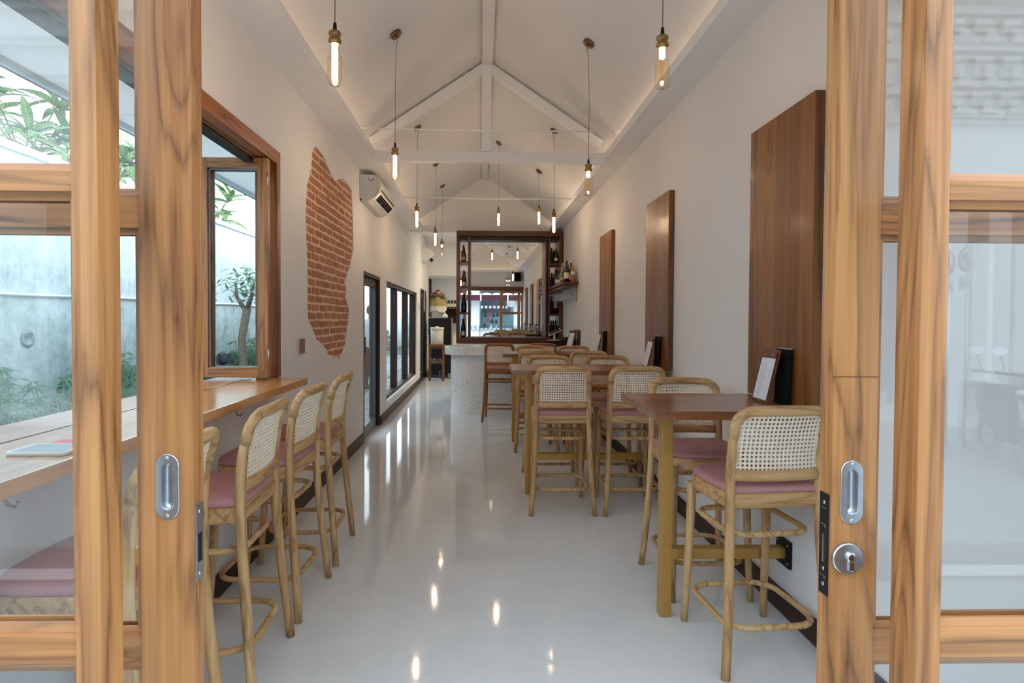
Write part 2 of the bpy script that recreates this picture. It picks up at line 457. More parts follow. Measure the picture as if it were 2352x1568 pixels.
wr = B(white).box(XR, XR + .18, .80, 16.1, 0, 3.5).obj('wall_right')
tag(wr, 'long white plastered wall behind the tables and wooden boards', 'wall', kind='structure')
zc = lambda x: 4.12 - .668 * abs(x - .05)
wb = plate([(XL - .1, 3.08), (XR + .1, 3.08), (XR + .1, zc(XR + .1) + .05), (.05, 4.17), (XL - .1, zc(XL - .1) + .05)], [], .12, MY(YB + .06), 'wall_back', white)
tag(wb, 'white gable wall hanging above the bar shelving', 'wall', kind='structure')
wf = plate([(-1.56, 2.52), (1.70, 2.52), (1.70, 3.2), (.05, 4.3), (-1.56, 3.2)], [], .14, MY(.93), 'wall_front', white)
tag(wf, 'white gable wall over the sliding entrance doors', 'wall', kind='structure')
bp = B(white).box(-.455, XR + .01, YB, YB + .12, 0, 3.10).obj('wall_bar')
tag(bp, 'white partition carrying the mirror behind the bar', 'wall', kind='structure')
br = B(white).box(-1.56, 1.70, 15.9, 16.1, 0, 3.5).obj('wall_kitchen')
tag(br, 'white end wall of the back kitchen', 'wall', kind='structure')
cl = MB().mat(ceilw)
for s in (-1, 1):
    e = 1.70
    sec = [(.05, 4.12), (.05 + s * e, 4.12 - .668 * e), (.05 + s * e, 4.26 - .668 * e), (.05, 4.26)]
    cl.rings([[(x, .85, z) for x, z in sec], [(x, YB + .1, z) for x, z in sec]], False)
cl = cl.obj('ceiling')
tag(cl, 'white pitched ceiling rising to a ridge beam', 'ceiling', kind='structure')
B(ceilw).box(0.0, .105, .95, YB - .001, 4.045, 4.20).obj('ridge_beam', cl)
ck = B(white).box(-1.56, 1.70, YB + .12, 15.9, 3.34, 3.44)
ck.mat(white).box(-1.56, 1.70, 14.4, 15.9, 2.53, 3.34)
ck.mat(trimw).box(-1.56, 1.70, 14.38, 14.4, 3.17, 3.20)
tag(ck.obj('ceiling_kitchen'), 'flat cream ceiling and bulkhead of the back kitchen', 'ceiling', kind='structure')

# ---- cove ledges with their light strips
def cove(name, label, x0, x1, lip, led):
    c = B(trimw).box(x0, x1, .95, YB, 3.105, 3.125)
    c.box(lip - .008, lip + .008, .95, YB, 3.105, 3.18)
    o = c.obj(name); tag(o, label, 'cove', kind='structure')
    B(ledm).box(led - .006, led + .006, 1.25, YB - .1, 3.126, 3.133).obj('light_strip', o)
cove('trim_1', 'white cove ledge with hidden warm light above the window wall', XL, -1.121, -1.113, -1.335)
cove('trim_2', 'white cove ledge with hidden warm light above the boards', 1.296, XR, 1.288, 1.475)
c = B(trimw).box(-1.104, 1.279, 1.0, 1.235, 3.105, 3.125); c.box(-1.104, 1.279, 1.235, 1.25, 3.105, 3.18)
c = c.obj('trim_3'); tag(c, 'white cove ledge across the entrance gable', 'cove', kind='structure')
B(ledm).box(-1.0, 1.2, 1.03, 1.042, 3.126, 3.133).obj('light_strip', c)

# ---- truss
tr = thing('roof_truss', 'white painted timber truss crossing under the pitched ceiling', 'truss', (.045, 5.85, 3.06), kind='structure')
B(trimw).box(-1.155, 1.24, 0, .09, 0, .103, .003).obj('tie_beam', tr)
B(trimw).box(-.05, .05, -.01, .10, .105, 1.02, .003).obj('king_post', tr)
for s in (-1, 1):
    m = B(trimw); L = 1.40; a = atan(.668)
    M = Matrix.Translation((s * .045, .005, 1.005)) @ Matrix.Rotation(s * a, 4, 'Y')
    m.box(min(0, s * L), max(0, s * L), 0, .08, -.085, 0, .003, M); m.obj('rafter', tr)
def pipe(name, label, y, z, x0, x1):
    o = B(trimw).tube([(x0, y, z), ((x0 + x1) / 2, y, z - .012), (x1, y, z)], .008, 8).obj(name)
    tag(o, label, 'cable', 'white tension cables')
pipe('tension_cable', 'white tension cable stretched between the coves in front of the truss', 5.28, 3.196, -1.12, 1.29)
pipe('tension_cable', 'white tension cable stretched between the coves behind the truss', 8.1, 3.165, -1.10, 1.28)

# ---- skirtings
for nm, lb, x0, x1, segs in (('baseboard_left', 'dark wooden skirting under the window counter and alley windows', XL, XL + .018, ((.95, 6.58), (7.68, 12.70), (13.97, 15.9))),
                         ('baseboard_right', 'dark wooden skirting along the wall behind the tables', XR - .016, XR, ((.97, 8.52),))):
    m = B(bark[1])
    for a, b in segs: m.box(x0, x1, a, b, 0, .115, .003)
    tag(m.obj(nm), lb, 'skirting', kind='structure')

# ================================================================== front sliding doors and fixed lights
def joinery(root, x0, x1, y0, y1, zr, sl, sr, zt, bead=.012, zb=.02, cup=None):
    """stiles, rails, mitred beads and panes; zr = list of (z0, z1) rails"""
    for q, (a, b) in enumerate(((x0, x0 + sl), (x1 - sr, x1))):
        if cup and cup[0] == q:      # this stile is mortised for the flush pull
            B(teak[2]).box(a, b, y0 + .018, y1, zb, zt).obj('stile', root)
            hole = [(cup[1] + x, cup[2] + z) for x, z in rrect(-.012, .012, -.0445, .0445, .012, 8)]
            plate(rect(a, b, zb, zt), [hole], .018, MY(y0 + .009), 'stile_face', teak[2], root)
        else: B(teak[2]).box(a, b, y0, y1, zb, zt, .003).obj('stile', root)
    a, b = x0 + sl, x1 - sr
    full = [(zb, zb + .12)] + zr + [(zt - .06, zt)]
    for z0, z1 in full: B(teak[0]).box(a, b, y0 + .003, y1 - .003, z0, z1, .002).obj('rail', root)
    for (l, h) in zip(full[:-1], full[1:]):
        z0, z1 = l[1], h[0]; ym = (y0 + y1) / 2
        for ya, yb in ((y0 + .009, ym - .004), (ym + .004, y1 - .009)):
            o = rect(a, b, z0, z1); i = rect(a + bead, b - bead, z0 + bead, z1 - bead)
            mm = MB()
            for k in range(4):
                k2 = (k + 1) % 4; mm.mat(teak[0] if k % 2 == 0 else teak[2])
                q = [o[k], o[k2], i[k2], i[k]]
                yo, yi = (ya, yb - .003) if ya < ym else (yb, ya + .003)
                mm.rings([[(q[0][0], yo, q[0][1]), (q[1][0], yo, q[1][1]), (q[2][0], (yo + yi) / 2, q[2][1]), (q[3][0], (yo + yi) / 2, q[3][1])],
                          [(q[0][0], yi, q[0][1]), (q[1][0], yi, q[1][1]), (q[2][0], yi, q[2][1]), (q[3][0], yi, q[3][1])]], False)
            mm.obj('glazing_bead', root)
        B(doorpane).box(a + .002, b - .002, ym - .003, ym + .003, z0 + .002, z1 - .002).obj('pane', root)
fz = [(.897, .945), (1.645, 1.679)]
w1 = thing('window_1', 'fixed glazed teak side light, window counter behind it', 'window', kind='structure')
joinery(w1, XL, -.60, .90, .957, fz, .05, .040, 2.44)
w2 = thing('window_2', 'fixed glazed teak side light reflecting the street', 'window', kind='structure')
joinery(w2, .71, XR, .90, .955, fz, .044, .05, 2.44)
def leaf_hardware(d, xc, z, xe, side):
    # flush pull: oval plate with a sunken cup and two screws
    ou = rrect(-.0215, .0215, -.0605, .0605, .0215, 8); inn = rrect(-.0115, .0115, -.044, .044, .0115, 8)
    p = MB().mat(steel)
    p.rings([[(x, 0, zz) for x, zz in ou], [(x, -.002, zz) for x, zz in ou], [(x * .97, -.0028, zz * .985) for x, zz in ou],
             [(x, -.0028, zz) for x, zz in inn], [(x * .95, -.001, zz * .98) for x, zz in inn]], False, capa=False, capb=False)
    fp = p.obj('flush_pull', d, (xc, 1.05, z))
    c = MB().mat(steel)
    c.rings([[(x, -.0025, zz) for x, zz in inn], [(x, .010, zz) for x, zz in inn], [(x * .6, .014, zz * .9) for x, zz in inn]], True, capa=False)
    c.obj('finger_cup', fp)
    for s in (-1, 1):
        k = MB().mat(chrome); Ms = Matrix.Translation((0, -.0028, s * .0535)) @ Matrix.Rotation(pi / 2, 4, 'X')
        k.lathe([(.0035, 0), (.0033, .0012), (.001, .0016), (0, .0008)], n=10, M=Ms); k.obj('screw', fp)
d1 = thing('door_1', 'open teak sliding door with an oval flush pull beside the window counter', 'door', kind='structure')
joinery(d1, -1.26, -.529, 1.05, 1.088, [(.80, .861), (1.612, 1.673)], .09, .097, 2.44, cup=(1, -.576, 1.137))
leaf_hardware(d1, -.576, 1.157 - .02, 0, 0)
d2 = thing('door_2', 'open teak sliding door with a flush pull and round key cylinder', 'door', kind='structure')
joinery(d2, .664, 1.40, 1.05, 1.088, [(.80, .861), (1.612, 1.673)], .085, .09, 2.44, cup=(0, .702, 1.125))
leaf_hardware(d2, .702, 1.125, 0, 0)
B(plain('finger_cup_wood', srgb(120, 66, 26), .5)).box(.664, .752, 1.0492, 1.0505, 1.343, 1.3445).obj('joint_line', d2)
# key cylinder
k = MB().mat(steel); Mk = Matrix.Translation((.6945, 1.05, 1.0)) @ Matrix.Rotation(pi / 2, 4, 'X')
k.lathe([(.0295, 0), (.0295, .006), (.028, .0075), (0, .0076)], n=32, M=Mk, smooth=False); ke = k.obj('escutcheon', d2)
k = MB().mat(chrome); k.lathe([(.0088, .0075), (.0088, .0115), (.0075, .0125), (0, .0125)], n=20, M=Mk @ Matrix.Translation((.004, .004, 0)), smooth=False)
k.box(-.001, .009, -.022, .002, .0075, .011, .0015, M=Mk); k.obj('key_cylinder', ke)
k = MB().mat(blackm); k.box(.003, .005, .001, .008, .0125, .013, M=Mk); k.obj('keyhole', ke)
# mortise plate on the edge of the leaf
lp = B(blackm).box(.6622, .664, 1.055, 1.083, .922, 1.118, .0006).obj('lock_plate', d2, label='black mortise lock plate')
B(chrome).box(.6605, .6632, 1.066, 1.071, .985, 1.04).obj('latch_slot', lp)
for zz in (1.10, .972, .942):
    m = MB().mat(chrome); m.lathe([(.004, 0), (.0036, .001), (0, .0006)], n=10, M=Matrix.Translation((.6622, 1.069, zz)) @ Matrix.Rotation(-pi / 2, 4, 'Y')); m.obj('screw', lp)
m = MB().mat(steel)
for zz, n in ((1.088, 2), (1.056, 2), (1.0525, 1), (.957, 2), (.953, 1)):
    for q in range(n): m.box(.6618, .6623, 1.061 + q * .009, 1.068 + q * .009, zz, zz + .0022)
m.obj('stamped_mark', lp)
sp = B(steel).box(-.529, -.5272, 1.055, 1.083, .955, 1.10, .0006).obj('strike_plate', d1, label='steel strike plate')
B(blackm).box(-.5278, -.5268, 1.062, 1.076, .99, 1.045).obj('strike_slot', sp)
for zz in (1.085, .968):
    m = MB().mat(chrome); m.lathe([(.004, 0), (.0036, .001), (0, .0006)], n=10, M=Matrix.Translation((-.5272, 1.069, zz)) @ Matrix.Rotation(pi / 2, 4, 'Y')); m.obj('screw', sp)
# head frame over the entrance
hd = B(waln[0]).box(XL, XR, .885, 1.115, 2.441, 2.58, .004).obj('trim_4')
tag(hd, 'teak head rail over the sliding doors', 'door frame', kind='structure')

# ================================================================== window in the left wall
w3 = thing('window_3', 'teak bifold window folded open above the wooden counter', 'window', kind='structure')
y0, y1, z0, z1 = W3
B(fram[1]).box(-1.50, XL + .012, y0, y1, z1 - .085, z1, .003).obj('frame_head', w3)
B(blackm).box(-1.495, -1.44, y0, y1 - .06, z1 - .125, z1 - .085).obj('track', w3)
B(steel).box(-1.437, -1.432, y0, y1 - .06, z1 - .10, z1 - .085).obj('track_lip', w3)
for a, b in ((y0, y0 + .06), (y1 - .06, y1)): B(fram[2]).box(-1.50, XL + .012, a, b, 1.05, z1 - .085, .003).obj('jamb', w3)
spacerm = plain('glazing_spacer', (.34, .36, .37), .4)
def bileaf(ya, x0=-1.79, x1=-1.352, hinged=True):
    lf = MB(); zb, zt = 1.068, 2.455; st = .062; th = .038
    lf.mat(teak[2]).box(x0, x0 + st, ya, ya + th, zb, zt, .003); lf.box(x1 - st, x1, ya, ya + th, zb, zt, .003)
    lf.mat(teak[0]).box(x0 + st, x1 - st, ya, ya + th, zb, zb + .062, .003); lf.box(x0 + st, x1 - st, ya, ya + th, zt - .065, zt, .003)
    lf = lf.obj('leaf', w3)
    g = MB().mat(pane); g.box(x0 + st - .004, x1 - st + .004, ya + .012, ya + .016, zb + .058, zt - .06); g.obj('pane', lf)
    f = MB().mat(spacerm)
    for q in ((x0 + st, x0 + st + .008, zb + .062, zt - .065), (x1 - st - .006, x1 - st, zb + .062, zt - .065), (x0 + st, x1 - st, zt - .075, zt - .065), (x0 + st, x1 - st, zb + .062, zb + .067)):
        f.box(q[0], q[1], ya + .012, ya + .022, q[2], q[3])
    f.obj('spacer', lf)
    for zz in (1.16, 2.28) if hinged else ():
        h = MB().mat(steel); h.tube([(x1 + .003, ya + .002, zz), (x1 + .003, ya + .002, zz + .085)], .005, 8); h.obj('hinge', lf)
    return lf
lf = bileaf(3.618); bileaf(3.664, -1.78, -1.366, False)
m = MB().mat(steel); m.box(-1.787, -1.775, 3.602, 3.618, 1.50, 1.63, .004); m.obj('handle', w3)
ct = thing('window_counter', 'long teak counter running through the open window', 'counter', (-1.45, 2.4, 1.05))
B(cntr[1]).box(-.30, -.062, -1.25, 1.38, -.044, 0, .004).obj('board', ct)
B(cntr[1]).box(-.048, .30, -1.25, 1.38, -.044, 0, .004).obj('board', ct)
B(blackm).box(-.062, -.048, -1.25, 1.28, -.044, -.003).obj('track_groove', ct)
for yy in (-.9, .5):
    B(brass).tube([(.20, yy, -.044), (.20, yy, -.075), (.206, yy + .01, -.10), (.222, yy + .012, -.105), (.23, yy + .012, -.09)], .004, 6).obj('bag_hook', ct)

# ================================================================== alley door, triple window, rear door and window
def frame(root, x0, x1, w, y0, y1, z0, z1, mats, sill=True):
    B(mats[1]).box(x0, x1, y0, y1, z1 - w, z1, .002).obj('frame_head', root)
    for a, b in ((y0, y0 + w), (y1 - w, y1)): B(mats[2]).box(x0, x1, a, b, z0, z1 - w, .002).obj('jamb', root)
    if sill: B(mats[1]).box(x0, x1, y0 + w, y1 - w, z0, z0 + w * .8, .002).obj('sill', root)
alum = plain('grey_aluminium', srgb(74, 84, 88), .35, .6)
d3 = thing('door_3', 'glass alley door in a dark wooden frame beside the brick patch', 'door', kind='structure')
frame(d3, -1.50, XL + .004, .045, *D3, bark, False)
a, b, zt = D3[0] + .05, D3[1] - .05, D3[3] - .05
m = MB().mat(bark[1]).box(-1.44, -1.40, a, b, zt - .10, zt, .002); m.mat(bark[2]).box(-1.44, -1.40, b - .07, b, .01, zt - .10, .002); m.box(-1.44, -1.40, a, a + .05, .01, zt - .10, .002)
m.mat(alum).box(-1.45, -1.395, a + .05, b - .07, .01, .14, .002); m.box(-1.445, -1.397, b - .095, b - .07, .14, zt - .10, .002)
dl = m.obj('leaf', d3); B(pane).box(-1.423, -1.417, a + .05, b - .07, .14, zt - .10).obj('pane', dl)
B(blackp).box(-1.40, -1.37, a - .0, a + .12, 1.02, 1.22, .004).obj('lock_box', d3)
for zz in (.25, 1.72): m = MB().mat(blackm); m.tube([(-1.392, b + .012, zz), (-1.392, b + .012, zz + .09)], .008, 8); m.obj('hinge', d3)
w4 = thing('window_4', 'three light alley window with wide dark brown mullions', 'window', kind='structure')
frame(w4, -1.515, -1.405, .05, *W4, bark)
for k, yy in enumerate((9.50, 10.86)): B(bark[2]).box(-1.515, -1.405, yy - .035, yy + .035, W4[2] + .04, W4[3] - .05, .002).obj('mullion', w4)
for a, b in ((8.25, 9.465), (9.535, 10.825), (10.895, 11.97)): B(pane).box(-1.463, -1.457, a, b, W4[2] + .04, W4[3] - .05).obj('pane', w4)
B(trimw).box(-1.40, XL + .012, W4[0] - .01, W4[1] + .01, W4[2] - .03, W4[2] - .001, .003).obj('sill_board', w4)
d4 = thing('door_4', 'narrow dark framed door at the back by the kitchen', 'door', kind='structure')
frame(d4, -1.50, XL + .004, .05, *D4, bark, False)
m = MB().mat(bark[2]).box(-1.44, -1.40, D4[0] + .06, D4[0] + .16, .01, 2.05, .002); m.box(-1.44, -1.40, D4[1] - .16, D4[1] - .06, .01, 2.05, .002); m.mat(bark[1]).box(-1.44, -1.40, D4[0] + .16, D4[1] - .16, .01, .16, .002); m.box(-1.44, -1.40, D4[0] + .16, D4[1] - .16, 1.93, 2.05, .002)
dl = m.obj('leaf', d4); B(pane).box(-1.423, -1.417, D4[0] + .16, D4[1] - .16, .16, 1.93).obj('pane', dl)
w5 = thing('window_5', 'small dark framed kitchen window behind the hanging offering', 'window', kind='structure')
frame(w5, -1.50, -1.38, .06, *W5, bark)
B(pane).box(-1.443, -1.437, W5[0] + .06, W5[1] - .06, W5[2] + .05, W5[3] - .06).obj('pane', w5)
# ================================================================== bar stools
def make_stool():
    t = thing('bar_stool', 'stool', 'bar stool')
    def back(u, z):     # depth of the curved back at height z
        zs = ((0, -.226), (.25, -.203), (.5, -.180), (.72, -.168), (.90, -.172), (1.0, -.190), (1.09, -.222))
        for (a, p), (b, q) in zip(zs[:-1], zs[1:]):
            if z <= b: y = p + (q - p) * (z - a) / (b - a); break
        else: y = zs[-1][1]
        return y - .022 * max(0, 1 - (u / .19) ** 2) * min(1, max(0, (z - .7) / .1))
    for s in (-1, 1):
        zz = (0, .10, .25, .42, .58, .72, .84, .93, .992)
        xs = (.235, .226, .214, .204, .198, .195, .194, .193, .192)
        B(pale[2]).tube([(s * x, back(.2, z), z) for x, z in zip(xs, zz)], [.0185, .0185, .019, .0195, .020, .0205, .020, .0192, .0175], 12).obj('leg', t)
    for s in (-1, 1):
        B(pale[2]).tube([(s * .202, .222, 0), (s * .198, .212, .15), (s * .193, .196, .40), (s * .190, .186, .60), (s * .189, .184, .685)], [.0165, .0175, .0195, .021, .022], 12).obj('leg', t)
    # bent top rail with scarf joints on both posts
    pts = []
    R = .062
    for a in range(0, 7):
        an = pi - .5 * pi * a / 6
        pts.append((-.192 + R + R * cos(an), 1.022 + R * sin(an)))
    path = [(-.192, .972)] + pts + [(-.06, 1.086), (0, 1.087), (.06, 1.086)] + [(-x, z) for x, z in pts[::-1]] + [(.192, .972)]
    rr = [.0212] + [.0212] * 7 + [.0215] * 3 + [.0212] * 7 + [.0212]
    B(pale[0]).tube([(x, back(x, z), z) for x, z in path], rr, 12).obj('top_rail', t)
    m = B(pale[0]); rg = []
    for k in range(9):
        x = -.190 + .380 * k / 8; y = back(x, .82)
        rg.append([(x, y - .013, .792), (x, y - .016, .815), (x, y - .011, .836), (x, y + .009, .836), (x, y + .013, .815), (x, y + .010, .792)])
    m.rings(rg, True).obj('back_rail', t)
    # seat
    def outline(gx=0):
        pts = [(-.205, -.175), (.205, -.175), (.218, .0), (.212, .12), (-.212, .12), (-.218, .0)]
        o = []
        for k in range(9): o.append((.20 - .02 * (1 - cos(pi * k / 16)) if 0 else .185 + .020 * sin(.5 * pi * k / 8), -.178 + .02 * (1 - cos(.5 * pi * k / 8)) ))
        for k in range(1, 7): o.append((.205 + .012 * sin(pi * k / 12), -.158 + .24 * k / 6))
        for k in range(1, 13):
            a = .5 * pi * k / 12; o.append((.217 * cos(a) ** .62, .082 + .135 * sin(a) ** .75))
        return o + [(-x, y) for x, y in o[-2::-1]]
    o = outline()
    sc = lambda k, dz: [(x * k, (y - .02) * k + .02, dz) for x, y in o]
    B(pale[0]).rings([sc(.97, .672), sc(1.0, .680), sc(1.005, .705), sc(1.0, .728), sc(.97, .734), sc(.80, .734)], True).obj('seat_frame', t)
    B(leather).rings([sc(.955, .732), sc(.985, .742), sc(.985, .752), sc(.955, .762), sc(.86, .768), sc(.6, .772), sc(.25, .774)], True).obj('cushion', t)
    # stretcher hoops
    for z, x, yb, yf, r in ((.185, .199, -.196, .196, .10), (.560, .178, -.163, .176, .085)):
        B(pale[1]).tube([(a, b, z) for a, b in rrect(-x, x, yb, yf, r, 7)], .0132, 8, closed=True).obj('stretcher', t)
    # woven cane: a sheet of eight-sided holes following the curved back
    m = B(cane); p = .0176; nx, nz = 20, 14; zb = .828
    oc = [(cos(pi / 4 * k + pi / 8), sin(pi / 4 * k + pi / 8)) for k in range(8)]
    h = p / 2
    sq = [(h, h * .41), (h * .41, h), (-h * .41, h), (-h, h * .41), (-h, -h * .41), (-h * .41, -h), (h * .41, -h), (h, -h * .41)]
    cnr = [(h, h), (-h, h), (-h, -h), (h, -h)]
    for i in range(nx):
        for j in range(nz):
            cx = (i - nx / 2 + .5) * p; cz = zb + (j + .5) * p
            dx, dz = abs(cx) - .115, cz - 1.01
            if dx > 0 and dz > 0 and dx * dx + dz * dz > .068 ** 2: continue
            pv = []
            for (ax, az) in sq: pv.append((cx + ax, cz + az))
            for (ax, az) in oc: pv.append((cx + ax * .0057, cz + az * .0057))
            for (ax, az) in cnr: pv.append((cx + ax, cz + az))
            fr = [(x, back(x, z) - .004, z) for x, z in pv]; bk = [(x, back(x, z) - .0015, z) for x, z in pv]
            fs = []
            for k in range(8):
                k2 = (k + 1) % 8
                fs.append((k, k2, 8 + k2, 8 + k)); fs.append((20 + k2, 20 + k, 28 + k, 28 + k2)); fs.append((8 + k, 8 + k2, 28 + k2, 28 + k))
            for q, k in enumerate((0, 2, 4, 6)):
                fs.append((k, 16 + q, k + 1)); fs.append((20 + k + 1, 36 + q, 20 + k))
            m.add(fr + bk, fs)
    m.obj('cane_panel', t)
    m = B(cane); hem = [(-.168, .835), (-.168, 1.01), (-.155, 1.045), (-.12, 1.064), (0, 1.066), (.12, 1.064), (.155, 1.045), (.168, 1.01), (.168, .835)]
    m.tube([(x, back(x, z) + .001, z) for x, z in hem], .0035, 6).obj('cane_edging', t)
    return t
stool = make_stool()
G = 'cane backed bar stools'
stool.location = (1.205, 2.475, 0); stool.rotation_euler = (0, 0, radians(5))
tag(stool, 'cane-back bar stool with its back to us at the first wall table', 'bar stool', G)
for x, y, a, lab in (
    (1.19, 3.08, pi, 'cane-back bar stool facing us behind the first wall table'),
    (.612, 4.35, radians(-1), 'cane-back bar stool, back to us, at the aisle end of the second wall table'),
    (1.150, 4.35, radians(1), 'cane-back bar stool with its back to us beside the wall at the second wall table'),
    (.640, 5.09, pi, 'cane-back bar stool facing us at the aisle end of the second wall table'),
    (1.190, 5.09, pi, 'cane-back bar stool facing us beside the wall at the second wall table'),
    (.610, 6.31, 0, 'cane-back bar stool, back to us, at the aisle end of the third wall table'),
    (1.170, 6.31, 0, 'cane-back bar stool with its back to us beside the wall at the third wall table'),
    (.640, 7.02, pi, 'cane-back bar stool facing us at the aisle end of the third wall table'),
    (1.190, 7.02, pi, 'cane-back bar stool facing us beside the wall at the third wall table'),
    (.268, 8.10, radians(-3), 'redder cane-back bar stool drawn up to the rounded end of the terrazzo bar'),
    (.860, 8.16, 0, 'redder cane-back bar stool at the terrazzo bar nearer the wall shelf'),
    (-1.080, 1.66, pi / 2, 'cane-back bar stool at the window counter, behind the door with the flush pull'),
    (-1.078, 2.325, pi / 2 + radians(2), 'cane-back bar stool at the window counter, first one clear of the door'),
    (-1.080, 2.925, pi / 2 + radians(-2), 'cane-back bar stool at the window counter, middle of the three clear of the door'),
    (-1.072, 3.53, pi / 2 + radians(1), 'cane-back bar stool at the end of the window counter under the brick patch')):
    r = dup(stool, (x, y, 0), a, lab, G)
    if 'terrazzo' in lab:                      # the two at the bar are of a redder, darker teak
        for ch in r.children:
            if ch.data.materials[0] in pale:
                ch.data = ch.data.copy(); ch.data.materials[0] = rose[pale.index(ch.data.materials[0])]

# ================================================================== wall tables, boards and menus
TBL = ((.757, 2.735, 'first'), (.248, 4.665, 'second'), (.247, 6.655, 'third'))
rt = random.Random(5)
for xl, yc, nm in TBL:
    t = thing('bar_table', '%s wall table, teak plank top on a gold post%s' % (nm, {'first': ', the short one', 'second': ' with two stools on each side', 'third': ' standing nearest the bar'}[nm]), 'table', (xl, yc, 0), group='wall tables')
    L = 1.456 - xl; y = -.303
    ws = [.101, .137, .115, .142, .111]
    for w in ws:
        B(tops[0]).box(0, L, y + .0004, y + w - .0004, 1.012, 1.05, .0012).obj('plank', t); y += w
    B(gold).box(.12, .175, -.028, .027, .0, 1.0, .003).obj('post', t)
    B(gold).box(.02, L - .005, -.03, .03, 1.0, 1.012, .001).obj('bearer', t)
    B(gold).box(.175, L + .035, -.0255, .0245, .285, .335, .002).obj('rail', t)
    f = B(blackm).box(L + .034, L + .0485, -.062, .062, .245, .375, .002); f = f.obj('wall_flange', t, label='black wall flange')
    m = MB().mat(chrome)
    for a in (-.045, .045):
        for b in (.265, .355): m.lathe([(.006, 0), (.005, .003), (0, .004)], n=8, M=Matrix.Translation((L + .034, a, b)) @ Matrix.Rotation(-pi / 2, 4, 'Y'))
    m.obj('bolts', f)
for y0, y1, nm in ((2.468, 3.060, 'widest looking'), (4.400, 5.005, 'middle'), (6.366, 6.973, 'smallest looking')):
    lab = {'widest looking': 'tall dark teak board on the wall above the first table', 'middle': 'tall dark teak board on the wall above the second table', 'smallest looking': 'tall dark teak board on the wall above the third table'}[nm]
    t = thing('wall_board', lab, 'board', (XR, y0, 1.052), group='teak wall boards')
    W_ = y1 - y0; cuts = [0, .19, .34, .55, .73, 1.0]
    for a, b in zip(cuts[:-1], cuts[1:]):
        B(slab[2]).box(-.046, -.002, a * W_ + .0002, b * W_ - .0002, 0, 1.405, .0012).obj('plank', t)

def menu_text():
    t = NT('menu_print'); tc = t.new('ShaderNodeTexCoord'); sp = t.new('ShaderNodeSeparateXYZ'); t.link(tc.outputs['Object'], sp.inputs[0])
    x, z = sp.outputs[0], sp.outputs[2]
    row = t.math('FRACT', t.math('MULTIPLY', z, 120)); ln = t.math('LESS_THAN', row, .32)
    wn = t.new('ShaderNodeTexWhiteNoise', noise_dimensions='1D'); t.link(t.math('FLOOR', t.math('MULTIPLY', z, 120)), wn.inputs['W'])
    end = t.math('ADD', -.01, t.math('MULTIPLY', wn.outputs['Value'], .035))
    inx = t.math('MULTIPLY', t.math('GREATER_THAN', x, -.045), t.math('LESS_THAN', x, end))
    pr = t.math('MULTIPLY', t.math('GREATER_THAN', x, .038), t.math('LESS_THAN', x, .049))
    pr = t.math('MULTIPLY', pr, t.math('GREATER_THAN', wn.outputs['Value'], .4))
    word = t.math('GREATER_THAN', t.noise(t.coords((260, 1, 120), False), 1, 1), .40)
    zin = t.math('MULTIPLY', t.math('GREATER_THAN', z, .03), t.math('LESS_THAN', z, .185))
    k = t.math('MULTIPLY', t.math('MULTIPLY', t.math('MAXIMUM', inx, pr), zin), t.math('MULTIPLY', ln, word))
    return t.base(t.mix(t.math('MULTIPLY', k, .5), (.78, .81, .87), (.05, .05, .07)), .75)
menup = menu_text()
dkleather = plain('brown_board', srgb(92, 46, 24), .45, var=.15, scale=12)
blk = plain('black_board', (.007, .0065, .007), .7, spec=.15)
def menu(loc, rz, label, bare=False, group='menu clipboards', lean=16):
    t = thing('menu_clipboard', label, 'menu', loc, rz, group)
    M = Matrix.Rotation(radians(-lean), 4, 'X')
    b = MB().mat(dkleather).box(-.082, .082, -.003, .003, 0.002, .262, .002, M); b.obj('board', t)
    if not bare:
        for k in range(4):
            pm = MB().mat(menup if k == 3 else paper)
            pm.box(-.064 + .001 * k, .064 - .001 * (3 - k), -.0045 - .0012 * k, -.0038 - .0012 * k, .014 + .002 * k, .226, 0, M)
            pm.obj('sheet', t)
        m = MB().mat(dkleather).box(-.066, .066, -.0105, -.003, .218, .248, .0015, M); cb = m.obj('clip_bar', t)
        for s in (-1, 1):
            m = MB().mat(chrome); m.lathe([(.0045, 0), (.004, .0025), (0, .003)], n=12, M=M @ Matrix.Translation((s * .035, -.0105, .233)) @ Matrix.Rotation(pi / 2, 4, 'X')); m.obj('rivet', cb)
    return t
for (xl, yc, nm) in TBL:
    menu((1.358, yc - .015, 1.051), radians(-90), 'menu clipboard with a white price sheet leaning on the board of the %s table' % nm, lean=13)
    s = thing('menu_stand', 'black folder leaning behind the menu of the %s table' % nm, 'folder', (1.432, yc - .075, 1.051), radians(-90), 'black menu folders')
    M = Matrix.Rotation(radians(-3), 4, 'X')
    MB().mat(blk).box(-.06, .06, -.006, .006, .001, .262, .002, M).obj('cover', s); MB().mat(paper).box(-.057, .057, -.0045, .0045, .004, .2645, 0, M).obj('pages', s)

